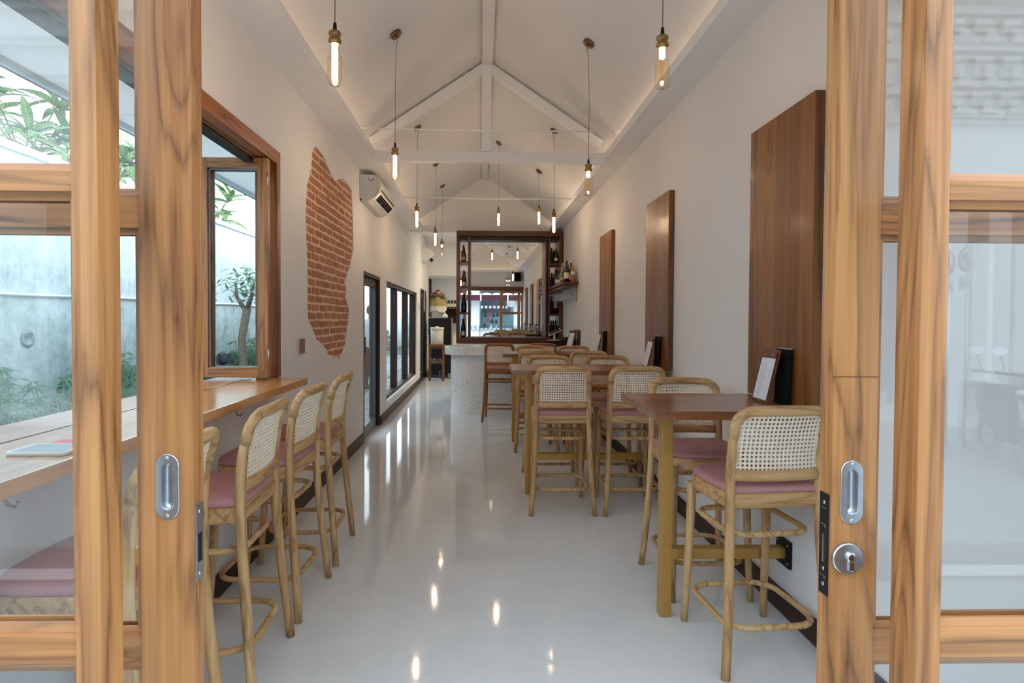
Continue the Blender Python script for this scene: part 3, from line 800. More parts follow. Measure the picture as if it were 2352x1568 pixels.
# ================================================================== pendant lamps
def pendant(x, y, zb, zc_, dim, label, loop=0):
    s = 1 if x > .05 else -1
    top = zc(x)
    t = thing('pendant_lamp', label, 'lamp', (x, y, top), group='bottle bulb pendants')
    tilt = Matrix.Rotation(s * atan(.668), 4, 'Y')
    m = B(bronze); m.lathe([(0, -.024), (.040, -.024), (.046, -.020), (.047, -.002), (.0465, 0)], n=24, M=tilt); cn = m.obj('canopy', t)
    m = B(bronze); m.lathe([(.007, -.036), (.007, -.024)], n=10, M=tilt); m.obj('cord_grip', cn)
    d = zb - top
    st = tilt @ Vector((0, 0, -.036))
    B(cordm).tube([st, (st.x * .3, 0, -.12), (.002, 0, (d + .28) / 2), (0, 0, d + .275)], .0028, 6).obj('cord', t)
    so = B(brass); so.lathe([(.010, .246), (.016, .244), (.026, .238), (.028, .232), (.028, .226), (.0235, .224), (.0235, .206), (.029, .203), (.030, .196), (.027, .190), (.021, .187), (.021, .182)], (0, 0, d), 24); so = so.obj('socket', t)
    B(blackp).lathe([(.0035, .281), (.007, .279), (.0085, .262), (.0095, .246)], (0, 0, d), 14).obj('cord_cap', so)
    B(amber).lathe([(.0185, .186), (.019, .150), (.022, .138), (.029, .127), (.0325, .115), (.033, .10), (.0325, .02), (.030, .006), (.024, 0.0), (0, .002)], (0, 0, d), 24, cap=False).obj('bulb', t)
    if not dim: B(filament).lathe([(0, .180), (.0135, .178), (.0140, .14), (.0135, .02), (.0, .010)], (0, 0, d), 12).obj('light_core', t)
    else:
        B(filament).lathe([(0, .180), (.0135, .178), (.0135, .142), (.0, .140)], (0, 0, d), 12).obj('light_core', t)
        B(dimcore).lathe([(0, .032), (.006, .030), (.008, .022), (.004, .012), (0, .010)], (0, 0, d), 12).obj('light_tip', t)
        B(amber).lathe([(.009, .140), (.009, .034)], (0, 0, d), 12, cap=False).obj('light_guide', t)
    return t
cordm = plain('tan_cord', srgb(168, 132, 96), .7)
pendant(-.672, 2.62, 2.511, 0, False, 'bright bottle-bulb pendant nearest the door on the window side')
pendant(.842, 2.66, 2.534, 0, True, 'clear bottle-bulb pendant nearest the door on the table side')
pendant(-.672, 4.42, 2.522, 0, False, 'bright bottle-bulb pendant before the truss, facing the brick patch')
pendant(.832, 4.43, 2.416, 0, True, 'clear bottle-bulb pendant before the truss above the second table')
pendant(-.732, 6.44, 2.469, 0, False, 'bright bottle-bulb pendant just beyond the truss by the air conditioner')
pendant(.828, 6.50, 2.428, 0, False, 'bright bottle-bulb pendant just beyond the truss above the third table')
pendant(-.660, 8.12, 2.477, 0, False, 'bright bottle-bulb pendant by the rounded bar end, longer of the window side pair')
pendant(.834, 8.25, 2.816, 0, False, 'bright short-hung bottle-bulb pendant over the bar near the wall shelf')
pendant(.246, 8.23, 2.782, 0, False, 'bright bottle-bulb pendant over the middle of the bar')
pendant(-.660, 9.46, 2.488, 0, True, 'clear bottle-bulb pendant hanging deepest, before the kitchen passage')

# ================================================================== bar
bc = thing('bar_counter', 'white terrazzo bar counter with a rounded end', 'counter', (0, 8.5, 0))
B(terrazzo).prism(rrect(-.47, XR - .002, 0, .58, (.36, .005, .005, .25), 10), 0, .895).obj('base', bc)
B(terrazzo).prism(rrect(-.565, XR - .001, -.09, .70, (.42, .005, .005, .30), 10), .895, 1.02, bev=.006).obj('worktop', bc)
kb = thing('back_counter', 'low white terrazzo back counter under the bar shelving', 'counter', (0, 10.1, 0))
B(terrazzo).box(-.445, XR - .002, 0, .585, .90, .990, .004).obj('worktop', kb)
B(white).box(-.42, XR - .003, .06, .58, 0, .90).obj('base', kb)
bs = thing('bar_shelving', 'dark wooden bar shelving framing a large mirror', 'shelving', (0, 10.38, .992))
def bx(name, m, x0, x1, y0, y1, z0, z1): return B(m).box(x0, x1, y0 - 10.38, y1 - 10.38, z0 - .992, z1 - .992, .003).obj(name, bs)
bx('base_beam', waln[0], -.456, 1.486, 10.35, 10.684, .992, 1.100)
bx('top_beam', waln[0], -.456, 1.486, 10.36, 10.684, 2.955, 3.048)
bx('lintel', bark[0], -.41, 1.44, 10.50, 10.684, 2.90, 2.954)
for a, b in ((-.456, -.408), (-.245, -.197), (1.176, 1.204), (1.224, 1.262), (1.43, 1.486)): bx('upright', waln[2], a, b, 10.38, 10.684, 1.101, 2.954)
for z in (2.492, 2.028, 1.557): bx('shelf', waln[0], -.407, -.246, 10.39, 10.66, z - .034, z)
for z in (2.470, 1.985, 1.540): bx('shelf', waln[0], 1.263, 1.429, 10.39, 10.66, z - .034, z)
B(mirrorm).box(-.407, 1.43, .285, .30, .109, 1.91).obj('mirror', bs)

def bottle_mats():
    g = lambda n, c, r=.06: plain(n, c, r)
    return dict(black=g('bottle_black', (.010, .011, .010)), green=g('bottle_green', (.018, .045, .016)), amber=g('bottle_amber', (.10, .036, .007)), rose=g('bottle_rose', (.36, .17, .065)), pale=g('bottle_pale', (.16, .18, .10)))
BM = bottle_mats()
caps = dict(black=plain('cap_black', (.015, .014, .014), .35), red=plain('cap_red', srgb(120, 20, 30), .35), gold=plain('cap_gold', srgb(170, 120, 50), .3, .7), white=plain('cap_white', (.6, .58, .52), .4))
labm = dict(white=plain('label_cream', srgb(222, 214, 198), .6, var=.05, scale=60), pink=plain('label_pink', srgb(190, 150, 150), .6), dark=plain('label_dark', srgb(70, 52, 44), .6, var=.2, scale=80), tan=plain('label_tan', srgb(200, 160, 110), .6))
PR = {'claret': [(0, .004), (.030, 0), (.0375, .006), (.038, .185), (.034, .205), (.020, .225), (.0145, .24), (.014, .30), (.0152, .302), (.0152, .312), (0, .312)],
      'burgundy': [(0, .004), (.032, 0), (.0415, .006), (.042, .140), (.038, .170), (.026, .210), (.0165, .245), (.0145, .29), (.0155, .292), (.0155, .302), (0, .302)],
      'flute': [(0, .004), (.030, 0), (.0375, .006), (.038, .150), (.034, .190), (.024, .240), (.016, .285), (.014, .325), (.0152, .327), (.0152, .337), (0, .337)]}
def bottle(kind, glassc, cap, lab, loc, label, group, s=1.0, lz=(.05, .12)):
    t = thing('wine_bottle', label, 'bottle', loc, group=group)
    t.scale = (s, s, s)
    p = PR[kind]; B(BM[glassc]).lathe(p, n=18).obj('bottle_glass', t)
    top = p[-1][1]
    B(caps[cap]).lathe([(.0165, top - .055), (.0160, top - .01), (.0162, top + .001), (0, top + .0015)], n=14).obj('capsule', t)
    if lab:
        r = (.0425 if kind == 'burgundy' else .0385) + .0003
        B(labm[lab]).lathe([(r, lz[0]), (r, lz[1])], n=18, cap=False).obj('paper_label', t)
    return t
g1 = 'bottles in the bar shelving'
bottle('burgundy', 'amber', 'black', 'pink', (-.33, 10.50, 2.493), 'amber wine bottle on the top shelf, mirror frame bay by the kitchen', g1, 1.0, (.03, .09))
bottle('burgundy', 'amber', 'black', 'white', (-.322, 10.50, 2.029), 'amber wine bottle with a cream label on the second shelf by the kitchen', g1, 1.0, (.02, .09))
bottle('burgundy', 'black', 'black', 'dark', (-.325, 10.50, 1.558), 'broad black wine bottle with a dark label, bay by the kitchen', g1, 1.1, (.05, .11))
bottle('flute', 'black', 'black', 'white', (-.335, 10.50, 1.102), 'slim black wine bottle with a cream label, bottom bay by the kitchen', g1, 1.0, (.03, .11))
bottle('claret', 'green', 'black', None, (1.304, 10.52, 2.471), 'small green wine bottle on the top shelf by the wall', g1, .95)
bottle('burgundy', 'green', 'gold', 'white', (1.385, 10.50, 2.471), 'taller green wine bottle with a small label on the top shelf by the wall', g1, 1.0, (.05, .10))
bottle('claret', 'black', 'black', None, (1.305, 10.50, 1.986), 'black wine bottle on the second shelf by the wall', g1, 1.0)
bottle('claret', 'black', 'red', 'white', (1.386, 10.48, 1.986), 'dark wine bottle with a red cap on the second shelf by the wall', g1, 1.0, (.04, .11))
bottle('claret', 'black', 'black', None, (1.305, 10.50, 1.541), 'plain black wine bottle on the third shelf by the wall', g1, 1.04)
bottle('claret', 'black', 'black', 'pink', (1.387, 10.50, 1.541), 'black wine bottle with a pink label on the third shelf by the wall', g1, 1.1, (.10, .20))
bottle('claret', 'black', 'black', None, (1.304, 10.50, 1.102), 'black wine bottle in the bottom bay, the one nearer the mirror', g1, 1.0)
bottle('claret', 'black', 'black', None, (1.385, 10.50, 1.102), 'black wine bottle in the bottom bay, the one nearer the wall', g1, 1.0)

ws = thing('wall_shelf', 'dark wooden wall shelf with a brass glass rack beneath', 'shelf', (XR, 8.70, 2.025))
B(waln[1]).box(-.255, -.001, 0, 1.62, -.038, 0, .004).obj('shelf_board', ws)
for yy in (.06, 1.52):
    B(brass).tube([(-.03, yy, -.038), (-.03, yy, -.31)], .005, 8).obj('hanger_rod', ws)
    B(brass).tube([(-.235, yy, -.038), (-.235, yy, -.066)], .005, 8).obj('hanger_rod', ws)
for yy in [.10 + .105 * k for k in range(14)]:
    B(brass).tube([(-.245, yy, -.066), (-.02, yy, -.066)], .0035, 6).obj('rack_rail', ws)
B(brass).tube([(-.235, .06, -.066), (-.235, 1.52, -.066)], .004, 6).obj('rack_frame', ws)
g2 = 'bottles on the wall shelf'
for kind, gl, cp, lb, x, y, s, lz, txt in (
    ('flute', 'rose', 'white', 'white', 1.425, 8.80, .93, (.12, .17), 'amber rose bottle at the near end of the wall shelf'),
    ('claret', 'green', 'black', 'white', 1.425, 8.98, 1.0, (.04, .12), 'dark green wine bottle with a cream label behind the rose on the wall shelf'),
    ('claret', 'amber', 'gold', None, 1.39, 9.08, .95, (.04, .1), 'slim amber bottle between two dark ones on the wall shelf'),
    ('claret', 'black', 'red', 'white', 1.335, 8.86, 1.06, (.05, .14), 'black wine bottle with a red cap and large cream label on the wall shelf'),
    ('flute', 'pale', 'white', 'tan', 1.32, 9.22, .98, (.05, .1), 'pale glass bottle behind the red capped one on the wall shelf'),
    ('claret', 'rose', 'gold', 'white', 1.335, 9.42, .9, (.03, .09), 'short rose bottle in the middle of the wall shelf'),
    ('burgundy', 'green', 'gold', 'white', 1.33, 9.64, .98, (.04, .09), 'sloping green bottle with a gold cap on the wall shelf'),
    ('claret', 'black', 'red', 'white', 1.33, 9.90, 1.0, (.04, .11), 'dark bottle with a red cap near the far end of the wall shelf'),
    ('claret', 'black', 'black', None, 1.33, 10.12, 1.0, (.04, .11), 'plain black bottle at the far end of the wall shelf')):
    bottle(kind, gl, cp, lb, (x, y, 2.026), txt, g2, s, lz)
# wine glasses
gp = [(0, .003), (.030, .002), (.033, .0005), (.033, .002), (.012, .005), (.0042, .012), (.0036, .085), (.007, .094), (.026, .112), (.039, .135), (.041, .152), (.037, .19), (.033, .215)]
gm = B(crystal).lathe(gp, n=20, cap=False).mesh('wine_glass')
OR = ('first', 'second', 'third', 'fourth', 'fifth', 'sixth', 'seventh', 'eighth', 'ninth', 'tenth', 'eleventh', 'twelfth', 'thirteenth')
def wglass(loc, label, group, flip=False):
    o = bpy.data.objects.new('wine_glass', gm); COL.objects.link(o); o.location = loc
    if flip: o.rotation_euler = (pi, 0, 0)
    return tag(o, label, 'wine glass', group)
OR += ('fourteenth', 'fifteenth', 'sixteenth', 'seventeenth')
for k in range(17): wglass((-.145 + .079 * k, 10.415 + .062 * (k % 2), 1.101), 'clear wine glass before the mirror, %s of the row from the kitchen side' % OR[k], 'wine glasses before the mirror')
for k in range(13):
    for q in range(2): wglass((1.318 + .10 * q, 8.855 + .105 * k, 1.9625), 'upturned wine glass in the brass rack, %s pair from the door, %s one' % (OR[k], ('aisle side', 'wall side')[q]), 'wine glasses in the hanging rack', True)
# till corner of the bar
cd = thing('cash_drawer', 'black cash drawer on the bar under the tablet', 'cash drawer', (1.14, 8.86, 1.021))
B(blackm).box(-.16, .16, -.11, .16, 0, .085, .004).obj('casing', cd); B(blackp).box(-.15, .15, -.1125, -.109, .012, .072, .002).obj('drawer_front', cd)
ts = thing('tablet_stand', 'white tablet tilted on a slim white stand on the cash drawer', 'tablet', (1.14, 8.90, 1.107))
B(whitep).box(-.095, .095, -.07, .07, 0, .008, .003).obj('foot', ts); B(whitep).box(.0, .03, -.01, .012, .008, .115, .004).obj('stem', ts)
M = Matrix.Translation((.02, 0, .128)) @ Matrix.Rotation(radians(-24), 4, 'Y') @ Matrix.Rotation(radians(14), 4, 'X')
m = MB().mat(whitep).box(-.10, .10, -.07, .07, 0, .010, .003, M); m.obj('tablet', ts); m = MB().mat(blackp).box(-.09, .09, -.062, .062, .0102, .011, 0, M); m.obj('screen', ts)
for k in range(5):
    q = B(bark[0]).box(-.10, .09, -.12, .12, 0, .026, .003); o = q.obj('serving_board', None, (1.405 + .004 * (k % 2), 9.02, 1.021 + .0275 * k))
    tag(o, 'dark wooden serving board, %s of the stack on the bar' % ('bottom', 'second from the bottom', 'middle', 'second from the top', 'top')[k], 'board', 'stacked serving boards')
menu((1.345, 8.60, 1.021), radians(-62), 'menu clipboard leaning at the wall end of the terrazzo bar')
menu((1.425, 8.76, 1.021), radians(-84), 'bare brown clipboard leaning behind the menu on the bar', True, lean=9)
menu((1.478, 8.60, 1.021), radians(-88), 'bare brown clipboard standing against the wall at the bar end', True, lean=3)

# ================================================================== air conditioners, switches, speaker
def aircon(label, y0, L, sticker):
    t = thing('air_conditioner', label, 'air conditioner', (XL + .001, y0, 2.757), group='wall air conditioners')
    pr = [(0, 0), (.085, -.006), (.165, .035), (.222, .095), (.236, .165), (.234, .215), (.205, .265), (.155, .293), (.0, .300)]
    B(whitep).rings([[(x * .985, .0, z * .985 + .002) for x, z in pr], [(x, .012, z) for x, z in pr], [(x, L - .012, z) for x, z in pr], [(x * .985, L, z * .985 + .002) for x, z in pr]], False).obj('casing', t)
    def strip(a, b, f0, f1, ya, yb, off):
        (xa, za), (xb, zb) = a, b; n = Vector((zb - za, 0, -(xb - xa))).normalized() * off
        P = lambda f: (xa + (xb - xa) * f + n.x, za + (zb - za) * f + n.z)
        (x0, z0), (x1, z1) = P(f0), P(f1)
        return [[(x0, y, z0), (x1, y, z1), (x1 - n.x * 1.5, y, z1 - n.z * 1.5), (x0 - n.x * 1.5, y, z0 - n.z * 1.5)] for y in (ya, yb)]
    v = B(ventm).rings(strip(pr[2], pr[3], -.05, .9, .10, L - .10, .002), False).obj('air_outlet', t)
    for k in range(2): B(greyp).rings(strip(pr[2], pr[3], .27 + .33 * k, .31 + .33 * k, .105, L - .105, .005), False).obj('louvre', v)
    for k in range(2): B(greyp).rings(strip(pr[2], pr[3], 0, .2, .35 + .3 * k, .356 + .3 * k, .0045), False).obj('louvre_pivot', v)
    B(ventm).rings(strip(pr[3], pr[4], .42, .60, .05, L - .06, .0015), False).obj('panel_groove', t)
    B(blackp).rings(strip(pr[7], pr[8], .12, .75, .05, L - .05, .001), False).obj('intake_grille', t)
    if sticker:
        s = B(plain('sticker_white', (.78, .78, .82), .5)).box(.092, .160, -.0016, .0, .212, .280, .0006).obj('sticker', t, label='white sticker with two black raised hands')
        m = B(blackm)
        for q in (-1, 1):
            c = .126; path = [(c + q * .024, .258), (c + q * .025, .245), (c + q * .020, .234), (c + q * .011, .230)]
            m.tube([(x, -.002, z) for x, z in path], .0034, 6, flat=(1, .3, 1))
            m.box(c + q * .012 - .007, c + q * .012 + .007, -.0024, -.0014, .222, .234)
        m.obj('emblem', s)
        B(blackp).box(.004, .022, -.002, .006, .004, .024).obj('corner_notch', t)
        m = B(greyp)
        m.tube([(.17, -.0005, .285), (.195, -.0005, .25), (.205, -.0005, .18), (.19, -.0005, .10), (.16, -.0005, .05)], .0012, 4); m.tube([(.012, -.0005, .07), (.045, -.0005, .07), (.052, -.0005, .055), (.052, -.0005, .01)], .001, 4)
        m.obj('seam', t)
    return t
aircon('white wall air conditioner beside the brick patch, a sticker on its end', 6.39, 1.03, True)
a2 = aircon('white wall air conditioner above the back door with a hanging hose', 12.98, .80, False)
B(whitep).tube([(.06, .25, .0), (.05, .25, -.25), (.03, .30, -.7), (.03, .32, -1.15)], .012, 8).obj('drain_hose', a2)
sw = thing('light_switch', 'brown rectangular switch plate below the brick patch', 'switch', (XL, 4.30, 1.235))
B(whitep).box(.0005, .010, -.05, .05, -.055, .055, .002).obj('back_plate', sw); B(plain('switch_brown', srgb(134, 96, 68), .4)).box(.010, .022, -.05, .05, -.055, .055, .003).obj('rocker', sw)
sw = thing('light_switch', 'small white switch box beside the back door', 'switch', (XL, 12.42, 1.70))
B(whitep).box(.0005, .02, -.06, .06, -.07, .07, .004).obj('back_plate', sw); B(creamp).box(.02, .026, -.035, .035, -.045, .045, .003).obj('rocker', sw)
o = B(whitep).box(XL + .0005, XL + .02, 10.46, 10.50, 2.96, 3.09, .004).obj('door_sensor'); tag(o, 'slim white sensor high on the wall at the gable', 'sensor')
sk = thing('loudspeaker', 'black wall loudspeaker in the corner over the entrance doors', 'loudspeaker', (1.30, 1.02, 2.78))
B(blackp).box(-.11, .11, 0, .17, 0, .30, .01).obj('cabinet', sk); B(ventm).box(-.095, .095, .171, .176, .02, .28, .004).obj('grille', sk)

# ================================================================== things on the window counter
ph = thing('tablet_computer', 'white tablet lying on the window counter behind the side light', 'tablet', (-1.275, 1.695, 1.051))
B(whitep).prism(rrect(-.085, .085, -.06, .06, .012, 4), 0, .010, bev=.002).obj('casing', ph); B(plain('screen_grey', (.28, .30, .31), .12)).prism(rrect(-.072, .072, -.052, .052, .004, 3), .010, .0106).obj('screen', ph)
o = thing('booklet', 'pink and white booklet beside the tablet on the counter', 'booklet', (-1.29, 1.80, 1.051), radians(4))
B(plain('booklet_pink', srgb(214, 96, 110), .6)).box(-.045, .045, -.03, .03, .0045, .006).obj('cover', o); B(paper).box(-.047, .044, -.032, .03, 0, .0045).obj('pages', o)

# ================================================================== back kitchen
fr = thing('refrigerator', 'black refrigerator with a grey side standing in the kitchen', 'refrigerator', (-1.27, 13.75, 0))
B(alum).box(0, .55, .04, .62, .02, 1.45, .01).obj('body', fr); d = B(blackp).box(0, .545, 0, .038, .06, 1.448, .008).obj('door', fr); B(blackm).box(.49, .51, -.03, 0, .7, 1.2, .004).obj('handle', d)
stb = thing('side_table', 'small brown wooden stand in front of the refrigerator', 'stand', (-1.03, 13.15, 0))
B(slab[0]).box(-.19, .19, -.17, .17, .815, .84, .004).obj('top', stb)
for a in (-1, 1):
    for b in (-1, 1): B(slab[2]).box(a * .155 - .019, a * .155 + .019, b * .14 - .019, b * .14 + .019, 0, .815, .003).obj('leg', stb)
B(slab[0]).box(-.174, .174, -.155, .155, .40, .425, .003).obj('shelf', stb)
B(slab[0]).box(-.135, .135, -.155, -.135, .755, .812, .002).obj('apron', stb)
wd = thing('water_dispenser', 'cream lidded ceramic water pot on the brown stand', 'water pot', (-1.02, 13.15, .841))
B(creamp).lathe([(.135, 0), (.145, .01), (.15, .34), (.146, .345)], n=28).obj('pot', wd); B(creamp).lathe([(.158, .345), (.162, .355), (.162, .385), (.15, .395), (.04, .40), (.035, .418), (0, .42)], n=28).obj('lid', wd)
B(chrome).tube([(0, -.148, .05), (0, -.19, .05), (0, -.195, .03)], .009, 8).obj('tap', wd)
cupm = B(crystal).lathe([(.028, 0), (.033, .09)], n=14).mesh('tumbler')
for k, (x, y) in enumerate(((-.10, -.08), (-.02, -.06), (.07, -.08), (.11, .02), (-.06, .05))):
    o = bpy.data.objects.new('tumbler', cupm); COL.objects.link(o); o.location = (-1.03 + x, 13.15 + y, .426)
    tag(o, 'clear tumbler on the shelf of the brown stand, %s' % ('front corner by the wall', 'second along the front', 'third along the front', 'behind by the bar side', 'behind by the wall side')[k], 'glass', 'tumblers on the stand shelf')
jg = thing('measuring_jug', 'translucent blue plastic jug on the kitchen floor', 'jug', (-.93, 13.50, .001))
B(jugglass).lathe([(.055, 0), (.06, .005), (.072, .21), (.075, .212)], n=20).obj('body', jg); B(jugglass).tube([(.07, 0, .19), (.12, 0, .18), (.12, 0, .08), (.065, 0, .06)], .008, 8).obj('handle', jg)
o = B(greyp).box(-.06, .06, -.05, .05, 0, .12, .012).obj('small_bin', None, (-.73, 13.55, .001)); tag(o, 'small grey bin beside the blue jug on the floor', 'bin')
# hanging offering: shelf, basket, yellow cloth, flowers
of = thing('offering_basket', 'offering basket wrapped in yellow cloth hung in the kitchen', 'offering', (-1.08, 14.17, 1.96))
B(bark[0]).box(-.20, .20, -.16, .22, -.02, 0, .002).obj('tray', of)
ycl = NT('yellow_cloth'); tc = ycl.new('ShaderNodeTexCoord'); sp_ = ycl.new('ShaderNodeSeparateXYZ'); ycl.link(tc.outputs['Object'], sp_.inputs[0])
ycl = ycl.base(ycl.ramp(ycl.math('ADD', ycl.math('MULTIPLY', sp_.outputs[2], 1.0), .5), [(.0, srgb(226, 224, 214)), (.275, srgb(226, 224, 214)), (.29, srgb(176, 158, 100)), (1, srgb(184, 172, 130))]), .8)
rg = []
for z, k in ((.01, 1.0), (-.06, 1.03), (-.18, 1.07), (-.35, 1.10)):
    rg.append([((.185 + .014 * sin(7 * a) * (k - .98) * 8) * k * cos(a), (.165 + .012 * sin(7 * a) * (k - .98) * 8) * k * sin(a), z + .025 * sin(3 * a + 1) * (k - 1) * 10) for a in [2 * pi * q / 48 for q in range(48)]])
B(ycl).rings(rg, True, False, False).obj('cloth', of)
B(plain('basket_straw', srgb(170, 140, 96), .8)).lathe([(.15, .005), (.19, .08), (.195, .085)], n=20).obj('basket', of)
rf = random.Random(8); cols = [plain('petal_%s' % n, c, .7) for n, c in (('red', srgb(120, 40, 36)), ('rust', srgb(150, 88, 50)), ('white', srgb(214, 200, 180)), ('brown', srgb(92, 66, 48)))]
for k in range(12):
    a = k * 2.4; r = .13 * sqrt(k / 12); q = B(cols[k % 4]); s = rf.uniform(.035, .055)
    q.lathe([(0, -s * .6), (s * .8, -s * .3), (s, .1 * s), (s * .6, .55 * s), (0, .7 * s)], (r * cos(a), r * sin(a), .065 + .08 * (1 - r / .13) + rf.uniform(0, .03)), 9); q.obj('flower', of)
sh = thing('kitchen_shelf', 'brown wooden kitchen shelf unit carrying dark jars', 'shelf', (-.78, 15.68, 1.30))
B(slab[0]).box(-.30, .30, -.18, .2, .405, .43, .003).obj('shelf_board', sh); B(slab[0]).box(-.30, .30, -.18, .2, 0, .025, .003).obj('shelf_board', sh)
for x in (-.30, .28): B(slab[2]).box(x, x + .02, -.18, .2, .025, .405, .002).obj('side_panel', sh)
B(bark[0]).box(-.28, .28, .17, .2, .025, .405).obj('back_panel', sh)
for k in range(5):
    j = thing('storage_jar', 'dark storage jar with a pale label, %s from the offering basket' % OR[k], 'jar', (-.98 + .085 * k, 15.62, 1.731), group='jars on the kitchen shelf')
    B(BM['black']).lathe([(.033, 0), (.036, .01), (.036, .17), (.03, .19), (.03, .215), (0, .215)], n=14).obj('jar_body', j); B(labm['white']).lathe([(.0365, .03), (.0365, .12)], n=14, cap=False).obj('paper_label', j)
m = MB().mat(paper); m.rings([[(.07 * k * cos(a) * (1 + .18 * sin(3 * a)), .05 * k * sin(a), z) for a in [2 * pi * q / 16 for q in range(16)]] for z, k in ((0, 1), (.05, 1.05), (.09, .8), (.11, .3), (.13, .45))], True)
tag(m.obj('paper_bag', None, (-.90, 14.0, 1.451)), 'crumpled white paper bag on top of the refrigerator', 'bag')
m = MB().mat(paper); m.rings([[(x + .02 * sin(5 * y), y, z) for x, y, z in q] for q in ([(0, -.12, .014), (0, .12, .014), (.012, .12, .014), (.012, -.12, .014)], [(-.09, -.12, .014), (-.09, .12, .014), (-.09, .12, .0), (-.09, -.12, .0)], [(-.105, -.12, 0), (-.105, .12, 0), (-.093, .12, -.01), (-.093, -.12, -.01)], [(-.11, -.12, -.4), (-.11, .12, -.42), (-.098, .12, -.42), (-.098, -.12, -.4)])], True)
tag(m.obj('tea_towel', None, (-1.175, 13.92, 1.452)), 'white tea towel hanging over the refrigerator edge', 'towel')
kl = thing('ceiling_lamp', 'round white kitchen ceiling lamp behind the bar partition', 'lamp', (.1, 12.6, 3.34))
B(whitep).lathe([(.17, 0), (.17, -.03), (.16, -.035)], n=24).obj('rim', kl)
kem = NT('kitchen_lamp_glow'); e_ = kem.new('ShaderNodeEmission'); e_.inputs[0].default_value = (1, .83, .58, 1); e_.inputs[1].default_value = 190; kem.link(e_.outputs[0], kem.out.inputs[0])
B(kem.m).lathe([(.155, -.036), (.10, -.05), (0, -.055)], n=24).obj('diffuser', kl)

kl = thing('ceiling_lamp', 'added unseen fill lamp under the kitchen bulkhead by the end wall', 'lamp', (.35, 15.15, 2.529))  # added fill light, out of view, to brighten the wall below the bulkhead
B(whitep).lathe([(.12, 0), (.12, -.025), (.11, -.03)], n=24).obj('rim', kl)
B(kem.m).lathe([(.105, -.031), (.07, -.04), (0, -.043)], n=24).obj('diffuser', kl)
# ================================================================== the alley
def concrete():
    t = NT('stained_concrete'); v = t.coords((1, 1, 1), False)
    n = t.noise(v, .9, 6, .65, .4); n2 = t.noise(v, 9, 6, .7); st = t.noise(t.coords((1, 3.5, .5), False), 1.6, 4, .6)
    sp = t.new('ShaderNodeSeparateXYZ'); t.link(v, sp.inputs[0])
    low = t.math('MULTIPLY', t.math('SUBTRACT', 2.6, sp.outputs[2]), .16)
    k = t.math('ADD', t.math('ADD', t.math('MULTIPLY', n, .55), t.math('MULTIPLY', n2, .32)), t.math('ADD', low, t.math('MULTIPLY', st, .25)))
    c = t.ramp(k, [(.50, (.84, .86, .85)), (.64, (.66, .72, .72)), (.78, (.42, .49, .49)), (.95, (.18, .22, .21))])
    t.bump(n2, .4, .02); return t.base(c, .9)
concrete = concrete()
pav = plain('bounce_paving', (.66, .68, .68), .8, var=.16, scale=6)  # unseen near paving, kept pale to bounce light up onto the soffit
ag = B(pav).box(-4.3, -1.5605, .35, 6.5, -.14, -.02).obj('ground_alley'); tag(ag, 'unseen alley floor under the window counter, made pale to bounce light', 'ground', kind='structure')
flag = plain('wet_flagstone', (.115, .13, .125), .55, var=.45, scale=5)
ag = B(plain('flag_joint', (.06, .075, .055), .95)).box(-4.3, -1.5605, 6.5, 32, -.14, -.034).obj('ground_paving'); tag(ag, 'grey flagstone paving along the alley', 'ground', kind='structure')
fm = [B(flag).box(-.33, .33, -.295, .295, -.02, .008 + .004 * k, .006).mesh('flagstone') for k in range(3)]
rg0 = random.Random(9)
for i in range(4):
    for k in range(26):
        o = bpy.data.objects.new('flagstone', fm[rg0.randrange(3)]); COL.objects.link(o); o.parent = ag
        o.location = (-4.0 + .685 * i, 6.82 + .61 * k + (.2 if i % 2 else 0), -.033); o.rotation_euler = (rg0.uniform(-.008, .008), rg0.uniform(-.008, .008), rg0.uniform(-.02, .02))
gl_ = MB().mat(pav)
aw = B(concrete).box(-4.45, -4.2, -1.2, 32, -.1, 2.93); aw.box(-4.48, -4.17, -1.2, 32, 2.93, 3.0); aw = aw.obj('wall_boundary')
tag(aw, 'stained pale concrete wall across the alley', 'wall', kind='structure')
o = B(concrete).box(-4.2, -1.5, 31.5, 31.8, -.1, 3.2).obj('wall_alley'); tag(o, 'pale wall closing the far end of the alley', 'wall', kind='structure')
stonem = plain('field_stone', (.05, .054, .052), .9, var=.6, scale=7)
rs = random.Random(12); sms = []
for k in range(5):
    bm = bmesh.new(); bmesh.ops.create_icosphere(bm, subdivisions=1, radius=1)
    for v in bm.verts:
        v.co *= rs.uniform(.82, 1.12); v.co = Vector((max(-.8, min(.8, v.co.x)) * .13, max(-.82, min(.82, v.co.y)) * .235, max(-.78, min(.78, v.co.z)) * .15))
    sms.append(MB().mat(stonem).bm(bm).mesh('stone'))
z = .10
for r in range(4):
    y = 5.75 + (r % 2) * .18 - .1 * (r > 2)
    while y < 26:
        sc = 1 if y < 12 else 1.9
        o = bpy.data.objects.new('stone', rs.choice(sms)); COL.objects.link(o); o.parent = aw
        o.location = (-4.20 + rs.uniform(-.03, .02), y + rs.uniform(-.03, .03), z + rs.uniform(-.02, .02)); o.scale = (1, sc * rs.uniform(.88, 1.05), rs.uniform(.9, 1.08)); o.rotation_euler = (rs.uniform(-.1, .1), 0, 0)
        y += .38 * sc
    z += .225
o = B(trimw).tube([(-4.185, y, 1.655 + .012 * sin(y * 2.1)) for y in [2 + k * .5 for k in range(40)]], .013, 6).obj('wall_cable'); tag(o, 'white cable running along the boundary wall', 'cable')
